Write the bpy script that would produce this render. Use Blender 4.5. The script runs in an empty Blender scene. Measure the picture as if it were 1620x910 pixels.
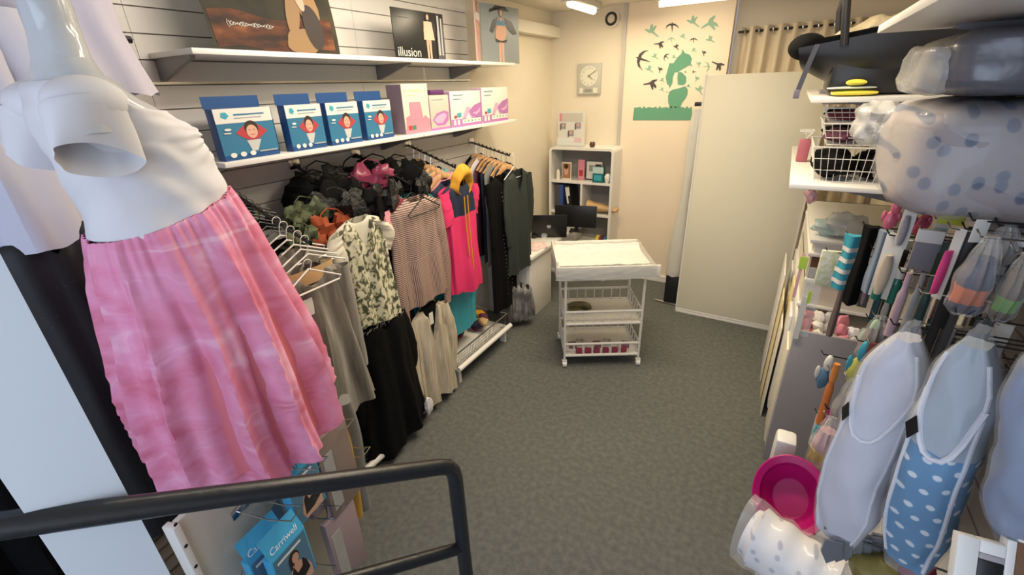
import bpy, bmesh, math, random
from mathutils import Vector, Matrix, noise
random.seed(7)
PI = math.pi
SC = bpy.context.scene
COL = SC.collection
# ------------------------------------------------------------------ camera
EYE = Vector((0, 0, 2.2))
F = 709.0
RX = Vector((0.86569394, 0.49941919, -0.0339776))
RD = Vector((0.17728907, -0.36937476, -0.91221208))
RF = Vector((-0.46812669, 0.78367261, -0.40830705))
cam = bpy.data.objects.new('camera', bpy.data.cameras.new('camera'))
COL.objects.link(cam)
m = Matrix((( RX.x, -RD.x, -RF.x, EYE.x), (RX.y, -RD.y, -RF.y, EYE.y), (RX.z, -RD.z, -RF.z, EYE.z), (0, 0, 0, 1)))
cam.matrix_world = m
cam.data.sensor_width = 36; cam.data.lens = F / 1620 * 36; cam.data.clip_start = .02
SC.camera = cam
# ------------------------------------------------------------------ world, exposure, lights
w = bpy.data.worlds.new('world'); SC.world = w; w.use_nodes = True
w.node_tree.nodes['Background'].inputs[0].default_value = (.75, .82, 1, 1)
w.node_tree.nodes['Background'].inputs[1].default_value = .5
SC.view_settings.view_transform = 'Standard'; SC.view_settings.look = 'None'
SC.view_settings.gamma = 1; SC.view_settings.use_curve_mapping = False
SC.view_settings.exposure = 0.0
def area(name, loc, size, power, col, rot=(0, 0, 0)):
    l = bpy.data.lights.new(name, 'AREA'); l.shape = 'RECTANGLE'; l.size, l.size_y = size
    l.energy = power; l.color = col
    o = bpy.data.objects.new(name, l); o.location = loc; o.rotation_euler = rot; COL.objects.link(o); return o
WARM = (1, .84, .58)
area('tube_light_back', (-1.15, 4.55, 2.80), (1.3, .16), 13, WARM)
area('tube_light_middle', (-1.0, 2.9, 2.84), (1.3, .16), 38, WARM)
area('tube_light_left', (-1.75, 4.2, 2.80), (.16, .9), 5, WARM)
area('fill_light_front', (-.35, 2.0, 2.86), (1.2, .16), 24, (1, .86, .66))  # unseen ceiling light without a fixture, added to lift the near room
area('fill_light_left_wall', (-1.3, 1.7, 2.86), (.16, 1.2), 15, (1, .90, .76), (0, math.radians(52), 0))  # unseen fill added to brighten the near left wall, tilted towards it
area('shop_window_daylight', (-.4, -1.15, 1.9), (2.4, 1.8), 40, (.62, .76, 1), (math.radians(80), 0, 0))

def P(px, py, X=None, Y=None, Z=None, D=None):
    r = RX * (px - 810) + RD * (py - 455) + RF * F
    if X is not None: t = X / r.x
    elif Y is not None: t = Y / r.y
    elif Z is not None: t = (Z - EYE.z) / r.z
    else: t = D / r.length
    return EYE + r * t
# ------------------------------------------------------------------ materials
MATS = {}
def mat(name, col, rough=.6, metal=0, bump=0, bscale=60, alpha=1, spec=.5, vary=0, vscale=8, sheen=0, emit=0, trans=0):
    if name in MATS: return MATS[name]
    M = bpy.data.materials.new(name); M.use_nodes = True
    nt = M.node_tree; b = nt.nodes['Principled BSDF']
    c = tuple(col) + (1,)
    b.inputs['Base Color'].default_value = c
    b.inputs['Roughness'].default_value = rough; b.inputs['Metallic'].default_value = metal
    b.inputs['Specular IOR Level'].default_value = spec; b.inputs['Alpha'].default_value = alpha
    if sheen: b.inputs['Sheen Weight'].default_value = sheen
    if trans: b.inputs['Transmission Weight'].default_value = trans
    if emit:
        b.inputs['Emission Color'].default_value = c; b.inputs['Emission Strength'].default_value = emit
    tc = nt.nodes.new('ShaderNodeTexCoord')
    if vary:
        n = nt.nodes.new('ShaderNodeTexNoise'); n.inputs['Scale'].default_value = vscale; n.inputs['Detail'].default_value = 5
        nt.links.new(tc.outputs['Object'], n.inputs['Vector'])
        r = nt.nodes.new('ShaderNodeValToRGB')
        r.color_ramp.elements[0].position = .3; r.color_ramp.elements[1].position = .7
        r.color_ramp.elements[0].color = tuple(x * (1 - vary) for x in col) + (1,)
        r.color_ramp.elements[1].color = tuple(min(1, x * (1 + vary)) for x in col) + (1,)
        nt.links.new(n.outputs['Fac'], r.inputs[0]); nt.links.new(r.outputs[0], b.inputs['Base Color'])
    if bump:
        n = nt.nodes.new('ShaderNodeTexNoise'); n.inputs['Scale'].default_value = bscale; n.inputs['Detail'].default_value = 3
        nt.links.new(tc.outputs['Object'], n.inputs['Vector'])
        bp = nt.nodes.new('ShaderNodeBump'); bp.inputs['Strength'].default_value = bump; bp.inputs['Distance'].default_value = .01
        nt.links.new(n.outputs['Fac'], bp.inputs['Height']); nt.links.new(bp.outputs[0], b.inputs['Normal'])
    MATS[name] = M; return M
def ramp(nt, stops, src):
    r = nt.nodes.new('ShaderNodeValToRGB'); e = r.color_ramp.elements
    while len(e) > 1: e.remove(e[-1])
    for i, (p, c) in enumerate(stops):
        q = e[0] if i == 0 else e.new(p)
        q.position = p; q.color = tuple(c) + (1,)
    nt.links.new(src, r.inputs[0]); return r
def mapped(nt, scale=(1, 1, 1), rot=(0, 0, 0)):
    tc = nt.nodes.new('ShaderNodeTexCoord'); mp = nt.nodes.new('ShaderNodeMapping')
    mp.inputs['Scale'].default_value = scale; mp.inputs['Rotation'].default_value = rot
    nt.links.new(tc.outputs['Object'], mp.inputs['Vector']); return mp.outputs[0]
def pattern(name, kind, stops, scale=10, vec=(1, 1, 1), rot=(0, 0, 0), rough=.75, bump=0, detail=4, alpha=1, sheen=0, distort=0):
    M = mat(name, (1, 1, 1), rough, alpha=alpha, sheen=sheen); nt = M.node_tree
    v = mapped(nt, vec, rot)
    if kind == 'noise':
        n = nt.nodes.new('ShaderNodeTexNoise'); n.inputs['Scale'].default_value = scale; n.inputs['Detail'].default_value = detail
        n.inputs['Distortion'].default_value = distort; out = n.outputs['Fac']
    elif kind == 'voronoi':
        n = nt.nodes.new('ShaderNodeTexVoronoi'); n.inputs['Scale'].default_value = scale; n.inputs['Randomness'].default_value = detail; n.voronoi_dimensions = '2D' if rot[0] else '3D'
        out = n.outputs['Distance']
    else:
        n = nt.nodes.new('ShaderNodeTexWave'); n.bands_direction = kind; n.inputs['Scale'].default_value = scale
        n.inputs['Distortion'].default_value = distort; n.inputs['Detail Scale'].default_value = 1.5; out = n.outputs['Fac']
    nt.links.new(v, n.inputs['Vector'])
    r = ramp(nt, stops, out); b = nt.nodes['Principled BSDF']
    nt.links.new(r.outputs[0], b.inputs['Base Color'])
    if bump:
        bp = nt.nodes.new('ShaderNodeBump'); bp.inputs['Strength'].default_value = bump; bp.inputs['Distance'].default_value = .01
        nt.links.new(out, bp.inputs['Height']); nt.links.new(bp.outputs[0], b.inputs['Normal'])
    return M
WHITE = mat('white_laminate', (.78, .76, .72), .35)
WMETAL = mat('white_enamel', (.72, .70, .64), .3)
CREAM = mat('cream_laminate', (.78, .72, .58), .4)
WALL = mat('wall_paint', (.78, .70, .56), .8, bump=.05, bscale=40)
WALLP = mat('mural_panel_paint', (.86, .73, .57), .8, bump=.04, bscale=40)
CEIL = mat('ceiling_paint', (.82, .77, .66), .85)
SLAT = mat('slatwall_laminate', (.76, .73, .68), .42)
GROOVE = mat('slatwall_groove', (.30, .27, .24), .6)
GREY = mat('grey_laminate', (.36, .33, .34), .5)
DGREY = mat('dark_grey_laminate', (.14, .13, .13), .5)
BLACK = mat('black_fabric', (.004, .004, .0045), .95, spec=.15, bump=.4, bscale=30)
BLACKP = mat('black_plastic', (.012, .012, .013), .35)
RAILM = mat('black_painted_steel', (.016, .018, .022), .33, bump=.15, bscale=25)
CHROME = mat('chrome', (.7, .7, .7), .18, 1)
STEEL = mat('dark_steel', (.06, .06, .06), .35, .8)
WOOD = mat('light_hanger_wood', (.62, .36, .17), .4, vary=.2, vscale=20)
CLOTHW = mat('white_cloth', (.74, .73, .76), .8, bump=.15, bscale=8)
SHELL = mat('glossy_white_plastic', (.60, .62, .64), .12, spec=.6)
KRAFT = mat('kraft_paper', (.52, .33, .16), .7, vary=.12)
PAPER = mat('white_paper', (.70, .68, .63), .6)
PLASTIC = mat('clear_plastic_film', (.85, .87, .88), .12, alpha=.22, spec=.9, bump=.6, bscale=14)
MILKY = mat('milky_plastic_film', (.66, .66, .64), .22, alpha=.55, spec=.8, bump=.5, bscale=12)
GLASS = mat('clear_glass', (.9, .95, .95), .03, alpha=.25, spec=.9)
LAMP = mat('lamp_diffuser', (1, .86, .62), .4, emit=5)
PINK = mat('bright_pink', (.78, .06, .25), .6); HOTP = mat('hot_pink_jersey', (.72, .03, .14), .8)
MAG = mat('magenta_plastic', (.45, .006, .15), .35)
NAVY = mat('navy_jersey', (.012, .018, .05), .85)
MUST = mat('mustard_jersey', (.62, .30, .02), .8)
TEAL = mat('teal_satin', (.01, .13, .14), .4); TEALB = mat('teal_blue_plastic', (.05, .35, .45), .4)
ORANGE = mat('rust_orange_cloth', (.28, .05, .012), .8)
BLUE = mat('box_blue', (.012, .07, .22), .4); SKY = mat('sky_blue_card', (.07, .42, .72), .4); MIDB = mat('mid_blue_print', (.03, .17, .30), .45)
SKIN = mat('printed_skin', (.62, .36, .26), .6); SKIND = mat('printed_skin_shade', (.34, .17, .10), .6)
HAIR = mat('printed_dark_hair', (.025, .014, .01), .6); BLOND = mat('printed_blond_hair', (.32, .18, .07), .6)
RED = mat('printed_red', (.42, .04, .05), .6); LILAC = mat('lilac_print', (.42, .16, .42), .5); LILACL = mat('pale_lilac_print', (.58, .36, .54), .5)
PPINK = mat('pale_pink_print', (.68, .24, .31), .5); PURP = mat('dark_purple_print', (.10, .02, .12), .5)
GREEN = mat('mural_green', (.13, .34, .22), .8); GREENP = mat('mural_pale_green', (.28, .45, .34), .8); CHAR = mat('mural_charcoal', (.07, .065, .07), .8)
LIME = mat('lime_green', (.45, .65, .08), .5); YEL = mat('yellow_plastic', (.80, .68, .08), .4); OLIVE = mat('olive_print', (.30, .26, .06), .5)
CREAMK = pattern('cream_knit', 'noise', [(.3, (.42, .35, .25)), (.7, (.66, .58, .45))], 6, (2, 14, 1), bump=.3)
CARPET = pattern('grey_carpet_floor', 'noise', [(.30, (.088, .092, .088)), (.5, (.110, .114, .107)), (.70, (.138, .140, .128))], 30, rough=.9, bump=.15, detail=12)
SKIRT = pattern('pink_tie_dye_cotton', 'noise', [(.30, (.66, .17, .27)), (.45, (.76, .25, .40)), (.58, (.80, .32, .50)), (.70, (.86, .48, .64))], 3.0, (1.6, 1.6, 3.0), rough=.8, detail=5, distort=1.2)
def skirt_streaks():
    nt = SKIRT.node_tree; b = nt.nodes['Principled BSDF']; old = b.inputs['Base Color'].links[0].from_socket
    v = mapped(nt, (1.2, 1.2, 20)); n = nt.nodes.new('ShaderNodeTexNoise'); n.inputs['Scale'].default_value = 1.3; n.inputs['Detail'].default_value = 3
    n.inputs['Distortion'].default_value = .6
    nt.links.new(v, n.inputs['Vector']); r = ramp(nt, [(.62, (0, 0, 0)), (.70, (.45, .45, .45))], n.outputs['Fac'])
    mx = nt.nodes.new('ShaderNodeMixRGB'); nt.links.new(r.outputs[0], mx.inputs[0]); nt.links.new(old, mx.inputs[1])
    mx.inputs[2].default_value = (.9, .62, .72, 1); nt.links.new(mx.outputs[0], b.inputs['Base Color'])
skirt_streaks()
FLORAL = pattern('olive_floral_print', 'noise', [(.40, (.055, .06, .035)), (.47, (.17, .17, .10)), (.52, (.52, .50, .34)), (.60, (.64, .60, .45))], 34, (1, 1, .8), detail=3, distort=.8)
STRIPE = pattern('brown_cream_stripe', 'Z', [(.40, (.10, .05, .045)), (.55, (.50, .36, .30))], 26, distort=.3)
STRIPEV = pattern('brown_cream_fine_stripe', 'Y', [(.40, (.13, .07, .06)), (.6, (.48, .34, .28))], 38)
VELVET = pattern('taupe_velvet', 'noise', [(.3, (.085, .075, .062)), (.6, (.20, .18, .15)), (.75, (.36, .33, .28))], 4, (1, 9, 1), rough=.45, sheen=.4)
LEAF = pattern('leaf_print_wadding', 'voronoi', [(.0, (.11, .13, .19)), (.20, (.14, .165, .23)), (.27, (.35, .31, .31)), (1, (.37, .33, .325))], 17, (1.15, 1, .85), rough=.55, detail=1, rot=(1.5708, .0, .3))
DOTB = pattern('blue_dotted_cotton', 'voronoi', [(.0, (.74, .80, .84)), (.16, (.70, .78, .84)), (.22, (.035, .23, .45)), (1, (.03, .20, .42))], 30, (1.0, 1.0, 1.0), detail=.15, rot=(1.5708, .0, .6))
ROLLP = pattern('white_spotted_roll', 'voronoi', [(.0, (.45, .45, .50)), (.14, (.5, .5, .55)), (.2, (.82, .80, .80)), (1, (.82, .80, .80))], 22, (1,1,1), rot=(1.5708,0,0), detail=.9)
PILW = mat('white_pillow_cotton', (.62, .62, .68), .7, bump=.2, bscale=10)
CURT = pattern('beige_curtain', 'noise', [(.3, (.66, .56, .40)), (.7, (.76, .66, .50))], 5, (6, 6, 1))
TRANSLUC = mat('grey_plastic_cover', (.13, .13, .15), .25, spec=.8, bump=.4, bscale=10)
LBLUE = mat('pale_blue_cotton', (.15, .20, .32), .7); BROWN = mat('brown_card', (.16, .07, .03), .6); CARD = mat('grey_card', (.30, .28, .30), .6)
SEQ = pattern('black_sequin_cloth', 'voronoi', [(0, (.35, .35, .4)), (.06, (.006, .006, .008)), (1, (.004, .004, .006))], 40, detail=1, rough=.6)

# ------------------------------------------------------------------ mesh helpers
class MB:
    def __init__(s): s.v = []; s.f = []; s.mi = []; s.m = 0
    def add(s, vs, fs):
        o = len(s.v); s.v += [tuple(v) for v in vs]
        s.f += [tuple(i + o for i in f) for f in fs]; s.mi += [s.m] * len(fs); return s
    def box(s, a, b, M=None):
        x0, y0, z0 = a; x1, y1, z1 = b
        vs = [Vector(p) for p in ((x0,y0,z0),(x1,y0,z0),(x1,y1,z0),(x0,y1,z0),(x0,y0,z1),(x1,y0,z1),(x1,y1,z1),(x0,y1,z1))]
        if M: vs = [M @ v for v in vs]
        return s.add(vs, [(0,3,2,1),(4,5,6,7),(0,1,5,4),(1,2,6,5),(2,3,7,6),(3,0,4,7)])
    def tube(s, pts, r, n=8, closed=False):
        pts = [Vector(p) for p in pts]; k = len(pts)
        rs = r if isinstance(r, (list, tuple)) else [r] * k
        vs = []; up = None
        for i, p in enumerate(pts):
            a = pts[(i - 1) % k] if closed or i > 0 else p; b = pts[(i + 1) % k] if closed or i < k - 1 else p
            d = (b - a).normalized()
            if up is None: up = Vector((0, 0, 1)) if abs(d.z) < .9 else Vector((1, 0, 0))
            x = d.cross(up).normalized(); up = x.cross(d).normalized()
            for j in range(n):
                t = 2 * PI * j / n; vs.append(p + (x * math.cos(t) + up * math.sin(t)) * rs[i])
        fs = []
        for i in range(k if closed else k - 1):
            for j in range(n):
                fs.append((i*n+j, i*n+(j+1)%n, ((i+1)%k)*n+(j+1)%n, ((i+1)%k)*n+j))
        if not closed: fs += [tuple(range(n-1, -1, -1)), tuple((k-1)*n+j for j in range(n))]
        return s.add(vs, fs)
    def surf(s, fn, nu, nv, closed=True, caps=False):
        # fn(u in 0..1 along, a in 0..1 around)
        vs = []; m_ = nv if closed else nv + 1
        for i in range(nu + 1):
            for j in range(m_): vs.append(fn(i / nu, j / nv))
        fs = []
        for i in range(nu):
            for j in range(nv):
                fs.append((i*m_+j, i*m_+(j+1)%m_, (i+1)*m_+(j+1)%m_, (i+1)*m_+j))
        if caps: fs += [tuple(range(m_-1, -1, -1)), tuple(nu*m_+j for j in range(m_))]
        return s.add(vs, fs)
    def sphere(s, c, r, nu=10, nv=14, wob=0, seed=0):
        c = Vector(c); r = Vector(r) if not isinstance(r, (int, float)) else Vector((r, r, r))
        def fn(u, a):
            t = PI * (.001 + .998 * u); p = 2 * PI * a
            d = Vector((math.sin(t)*math.cos(p), math.sin(t)*math.sin(p), math.cos(t)))
            k = 1 + (wob * noise.noise(d * 1.7 + Vector((seed, seed * 3.1, 0))) if wob else 0)
            return c + Vector((d.x*r.x, d.y*r.y, d.z*r.z)) * k
        return s.surf(fn, nu, nv, True, True)
    def prism(s, pts, O, U, V, t):      # polygon extruded along U x V by t
        O, U, V = Vector(O), Vector(U), Vector(V); N = U.cross(V).normalized() * t
        a = [O + U*p[0] + V*p[1] for p in pts]; n = len(pts)
        return s.add(a + [p + N for p in a], [tuple(range(n-1,-1,-1)), tuple(range(n, 2*n))] + [(i, (i+1)%n, (i+1)%n+n, i+n) for i in range(n)])
    def build(s, name, mats, parent=None, smooth=True, local=False, bevel=0, auto=True):
        me = bpy.data.meshes.new(name)
        vs = s.v
        if parent is not None and not local:
            off = parent.get('off') or (0, 0, 0)
            vs = [(v[0]-off[0], v[1]-off[1], v[2]-off[2]) for v in vs]
        me.from_pydata(vs, [], s.f)
        if not isinstance(mats, (list, tuple)): mats = [mats]
        for q in mats: me.materials.append(q)
        if len(mats) > 1: me.polygons.foreach_set('material_index', s.mi)
        bm = bmesh.new(); bm.from_mesh(me); bmesh.ops.recalc_face_normals(bm, faces=bm.faces)
        if bevel: bmesh.ops.bevel(bm, geom=[e for e in bm.edges if e.calc_face_angle(0) > .5], offset=bevel, segments=2, affect='EDGES', profile=.5)
        bm.to_mesh(me); bm.free()
        if smooth:
            me.polygons.foreach_set('use_smooth', [True] * len(me.polygons))
            if auto: me.set_sharp_from_angle(angle=math.radians(42))
        o = bpy.data.objects.new(name, me); COL.objects.link(o)
        if parent is not None:
            o.parent = parent; o['off'] = list(parent.get('off') or (0, 0, 0))
        return o
def tag(o, label, cat, group=None, kind=None):
    o['label'] = label; o['category'] = cat
    if group: o['group'] = group
    if kind: o['kind'] = kind
    return o
def thing(name, label, cat, loc=(0, 0, 0), rz=0, group=None):
    o = bpy.data.objects.new(name, None); COL.objects.link(o); o.location = loc; o.rotation_euler = (0, 0, rz)
    o.empty_display_size = .05; o['off'] = list(loc); tag(o, label, cat, group); return o
def struct(name, mb, m, parent=None, **k):
    o = mb.build(name, m, parent, **k)
    if parent is None: o['kind'] = 'structure'
    return o
def dup(r, loc, label=None, group=None, rz=None):
    def cp(o, par):
        c = o.copy(); COL.objects.link(c)
        if par is not None: c.parent = par
        for ch in KIDS.get(o.name, [x for x in bpy.data.objects if x.parent == o]): cp(ch, c)
        return c
    KIDS = {}
    for x in list(bpy.data.objects):
        if x.parent: KIDS.setdefault(x.parent.name, []).append(x)
    for x in list(bpy.data.objects): KIDS.setdefault(x.name, [])
    c = cp(r, None); c.location = loc
    if label: c['label'] = label
    if group: c['group'] = group
    if rz is not None: c.rotation_euler[2] = rz
    return c
def ell(cx, cy, rx, ry, n=20, a0=0):
    return [(cx + rx*math.cos(2*PI*i/n + a0), cy + ry*math.sin(2*PI*i/n + a0)) for i in range(n)]
def rect(x0, y0, x1, y1): return [(x0, y0), (x1, y0), (x1, y1), (x0, y1)]
def text_mesh(s, size, shear=0):
    c = bpy.data.curves.new('t', 'FONT'); c.body = s; c.size = size; c.shear = shear; c.resolution_u = 3
    o = bpy.data.objects.new('t', c); COL.objects.link(o)
    me = bpy.data.meshes.new_from_object(o); vs = [tuple(v.co) for v in me.vertices]; fs = [tuple(p.vertices) for p in me.polygons]
    bpy.data.objects.remove(o); bpy.data.meshes.remove(me); bpy.data.curves.remove(c); return vs, fs
def add_text(mb, s, size, O, U, V, lift=.0012, shear=0):
    O, U, V = Vector(O), Vector(U).normalized(), Vector(V).normalized(); N = U.cross(V)
    vs, fs = text_mesh(s, size, shear); mb.add([O + U*v[0] + V*v[1] + N*lift for v in vs], fs)
class Pic:
    """printed flat shapes on a sheet: each shape a thin layer lifted a little more than the last"""
    def __init__(s, O, U, V, W, H): s.mb = MB(); s.O, s.U, s.V = Vector(O), Vector(U).normalized()*W, Vector(V).normalized()*H; s.N = s.U.cross(s.V).normalized(); s.k = 1; s.ms = []; s.W, s.H = W, H
    def add(s, pts, m, k=None):
        if m not in s.ms: s.ms.append(m)
        s.mb.m = s.ms.index(m); kk = s.k if k is None else k; s.k += 1
        vs = [s.O + s.U*p[0] + s.V*p[1] + s.N*(.0006 + .00025*kk) for p in pts]
        s.mb.add(vs, [tuple(range(len(pts)))])
    def text(s, t, size, x, y, m, shear=0, U=None, V=None):
        if m not in s.ms: s.ms.append(m)
        s.mb.m = s.ms.index(m); add_text(s.mb, t, size, s.O + s.U*x + s.V*y, U or s.U, V or s.V, .0006 + .00025*s.k, shear); s.k += 1
    def build(s, name, parent, local=False): return s.mb.build(name, s.ms, parent, smooth=False, local=local)
def person_pic(p, cx, by, h, skin, hair, cloth, legs=True, cw=1.0, belly=0):
    """simple standing figure print: h in V units, width follows aspect"""
    a = h * p.H / p.W
    def q(pts): return [(cx + x*a, by + y*h) for x, y in pts]
    if legs:
        p.add(q([(-.09, .5), (.0, .5), (-.015, .0), (-.075, .0)]), skin); p.add(q([(.0, .5), (.09, .5), (.085, .0), (.025, .0)]), skin)
    p.add(q([(-.10, .45), (.10, .45), (.13+belly*.3, .56), (.08, .66), (.12, .80), (-.12, .80), (-.08, .66), (-.12, .56)]), skin)
    p.add(q([(-.13, .79), (-.17, .6), (-.10, .48), (-.07, .52), (-.12, .62), (-.08, .78)]), skin)
    p.add(q([(.13, .79), (.18, .6), (.11, .48), (.08, .52), (.13, .62), (.08, .78)]), skin)
    p.add(q([(-.02, .78), (.03, .78), (.03, .86), (-.02, .86)]), skin)
    if cloth: p.add(q([(-.11*cw, .66), (.11*cw, .66), (.115*cw, .76), (.05, .80), (0, .75), (-.05, .80), (-.115*cw, .76)]), cloth); p.add(q([(-.10, .46), (.10, .46), (.06, .53), (-.06, .53)]), cloth)
    p.add([(x*1, y) for x, y in q([(v[0], v[1]) for v in ell(0, .92, .07, .085, 16)])], hair)
    p.add(q(ell(.012, .915, .045, .06, 14)), skin)

# ================================================================== SETTING
WX, RWX, BY, CZ = -2.46, .80, 5.2, 2.93
struct('floor', MB().box((WX, -1.3, -.05), (RWX, 5.45, 0)), CARPET)
struct('ceiling', MB().box((WX, -1.3, CZ), (RWX, 5.45, CZ + .05)), CEIL)
struct('wall_left', MB().box((WX - .08, -1.3, 0), (WX, 5.45, CZ)), WALL)
struct('wall_right', MB().box((RWX, -1.3, 0), (RWX + .08, 5.45, CZ)), WALL)
struct('wall_back', MB().box((WX, BY, 0), (-1.60, BY + .1, CZ)), WALL)
struct('wall_back_mural', MB().box((-1.60, BY - .035, 0), (-.60, BY + .1, CZ)), WALLP)
struct('wall_back_alcove', MB().box((-.60, BY + .16, 0), (RWX, BY + .24, CZ)), WALL)
struct('wall_front', MB().box((WX, -1.36, 0), (RWX, -1.3, CZ)), WALL)
struct('baseboard_back', MB().box((WX, BY - .055, 0), (-.60, BY - .035, .07)), WHITE)
struct('trim_1', MB().box((-1.635, BY - .05, 0), (-1.60, BY, CZ)), mat('grey_trim', (.50, .47, .42), .5))
struct('trim_2', MB().box((WX, 4.0, 2.68), (WX + .10, 5.2, 2.78)).box((WX, 4.0, 2.78), (WX + .04, 5.2, 2.80)), CEIL)
# slatwall panel on the left wall: boards with recessed joints
sw = thing('slatwall_panel', 'beige slatwall panelling behind the clothes rails on the left wall', 'wall panel', (WX, 1.2, 0))
MB().box((WX, -1.2, 0), (WX + .012, 3.5, 2.92)).build('backing', GROOVE, sw, smooth=False)
z = .06
while z < 2.9:
    for (y0, y1) in ((-1.2, 1.06), (1.062, 2.28), (2.282, 3.5)):
        MB().box((WX + .012, y0, z + .002), (WX + .030, y1, min(z + .097, 2.92))).build('slat', SLAT, sw, smooth=False)
    z += .1
SWX = WX + .030
sr = MB(); sr.box((SWX-.004, 1.0, 2.262), (SWX + .003, 3.5, 2.272)); sr.build('metal_insert', CHROME, sw)

# ---- curtain in the alcove
ct = thing('curtain', 'beige eyelet curtain on a rod in the alcove above the white panel', 'curtain', (-.2, 5.3, 2.6))
def curt(u, a):
    x = -.53 + 1.28 * a
    return Vector((x, 5.29 + .028 * math.sin(a * 2 * PI * 11) + .008 * math.sin(a * 61), 2.64 - 1.7 * u))
MB().surf(curt, 6, 160, False).build('curtain_cloth', CURT, ct)
cr = MB().tube([(-.56, 5.29, 2.60), (.78, 5.29, 2.60)], .011); cr.build('rod', STEEL, ct)
for i in range(11):
    x = -.50 + i * .1164
    MB().tube([(x + .0, 5.29 + .03*math.cos(t), 2.60 + .03*math.sin(t)) for t in [2*PI*k/12 for k in range(12)]], .006, 6, True).build('eyelet', CHROME, ct)

# ---- ceiling lamps
def lamp(label, x0, y0, x1, y1, z):
    t = thing('ceiling_lamp', label, 'ceiling light', ((x0+x1)/2, (y0+y1)/2, z), group='white fluorescent ceiling lamps')
    MB().box((x0-.02, y0-.02, z+.05), (x1+.02, y1+.02, CZ)).build('housing', WMETAL, t, bevel=.006)
    dx, dy = x1-x0, y1-y0
    if dx > dy: pts = [(x0, (y0+y1)/2, z+.035), (x1, (y0+y1)/2, z+.035)]
    else: pts = [((x0+x1)/2, y0, z+.035), ((x0+x1)/2, y1, z+.035)]
    MB().tube(pts, .03, 12).build('tube', LAMP, t)
    return t
lamp('long fluorescent ceiling lamp above the bird mural', -1.22, 4.82, -.55, 4.95, 2.82)
lamp('fluorescent ceiling lamp above the bookcase corner', -1.95, 4.35, -1.82, 4.95, 2.83)
lamp('fluorescent ceiling lamp over the middle of the floor', -1.5, 2.8, -.4, 2.95, 2.85)

# ---- mural of sticker birds and kneeling figure
mu = thing('wall_mural', 'green sticker mural of a kneeling pregnant figure among flying birds', 'wall sticker', (-1.1, 5.16, 1.9))
MY = BY - .035
mO = P(1003, 187, Y=MY); S = 1.0
def mp(px, py): q = P(1000 + px/5.05, 15 + py/5.05, Y=MY); return (q.x, q.z)
def mural(pts, m, name):
    MB().prism([mp(*p) for p in pts], (0, MY, 0), (1, 0, 0), (0, 0, 1), .003).build(name, m, mu, smooth=False)
gr = [(5, 885), (478, 885), (478, 782)]
for i in range(30): gr.append((470 - i*15.6, 778 + (8 if i % 2 else 0) + 6*math.sin(i*2.3)))
mural(gr, GREEN, 'ground_strip')
mural([(300, 785), (288, 740), (288, 690), (300, 655), (325, 640), (380, 628), (425, 612), (445, 640), (443, 680), (425, 715), (400, 745), (385, 785)], GREEN, 'figure_body')
mural([(365, 600), (362, 540), (368, 500), (395, 500), (420, 525), (432, 540), (432, 575), (424, 596), (400, 604)], GREEN, 'figure_chest')
mural([(280, 600), (268, 540), (285, 480), (298, 430), (330, 430), (365, 380), (395, 352), (402, 318), (425, 350), (462, 362), (478, 395), (465, 440), (430, 462), (400, 478), (368, 500), (340, 505), (325, 545), (322, 590), (300, 628), (290, 600)], GREEN, 'figure_head_and_hair')
DOVE = [(-1, .15), (-.75, .28), (-.45, .15), (-.25, .2), (-.15, .75), (.2, 1.0), (.22, .45), (.55, .75), (.75, .7), (.45, .1), (.35, -.15), (1.1, -.85), (.9, -.9), (.1, -.35), (-.4, -.3), (-.8, 0)]
SWAL = [(-1, -.55), (-.75, .05), (-.35, .3), (-.08, .32), (0, .55), (.1, .32), (.4, .3), (.8, .0), (1, -.45), (.7, -.12), (.3, .05), (.1, .02), (.06, -.6), (-.02, -.95), (-.06, -.5), (-.12, .02), (-.4, .03), (-.75, -.2)]
BIRDS = [(155,170,62,DOVE,0,GREENP),(320,130,62,SWAL,0,CHAR),(485,95,56,DOVE,.0,GREENP),(630,105,75,DOVE,-1.9,GREENP),(225,275,42,DOVE,-2.4,CHAR),
 (312,235,34,SWAL,.1,GREENP),(405,215,28,DOVE,0,GREENP),(492,240,36,SWAL,0,CHAR),(622,240,38,DOVE,.2,GREENP),(352,298,28,DOVE,-.2,CHAR),(72,395,95,SWAL,1.25,CHAR),
 (180,375,30,DOVE,.1,GREENP),(270,375,38,SWAL,.9,CHAR),(335,380,22,DOVE,.5,GREENP),(492,325,24,DOVE,.2,GREENP),(572,345,24,DOVE,-.8,CHAR),(135,475,36,DOVE,0,GREENP),
 (222,478,26,DOVE,-.9,CHAR),(160,590,58,DOVE,-2.3,CHAR),(240,565,24,DOVE,.1,GREENP),(238,640,22,DOVE,.1,GREENP),(280,660,10,DOVE,.1,GREENP),(470,445,15,DOVE,.3,GREENP),
 (530,435,26,DOVE,-.6,GREENP),(603,455,48,SWAL,-1.5,GREENP),(695,445,52,DOVE,3.4,CHAR),(492,500,16,DOVE,.9,CHAR),(425,500,12,DOVE,.4,GREEN),(515,550,26,DOVE,-1.1,GREENP),
 (450,612,18,DOVE,.2,GREEN),(535,640,42,DOVE,-.3,GREENP)]
for (bx, by, s, sh, rot, m_) in BIRDS:
    c, n_ = math.cos(rot), math.sin(rot)
    mural([(bx + s*.9*(x*c - y*n_), by - s*.9*(x*n_ + y*c)) for x, y in sh], m_, 'bird')

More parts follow.
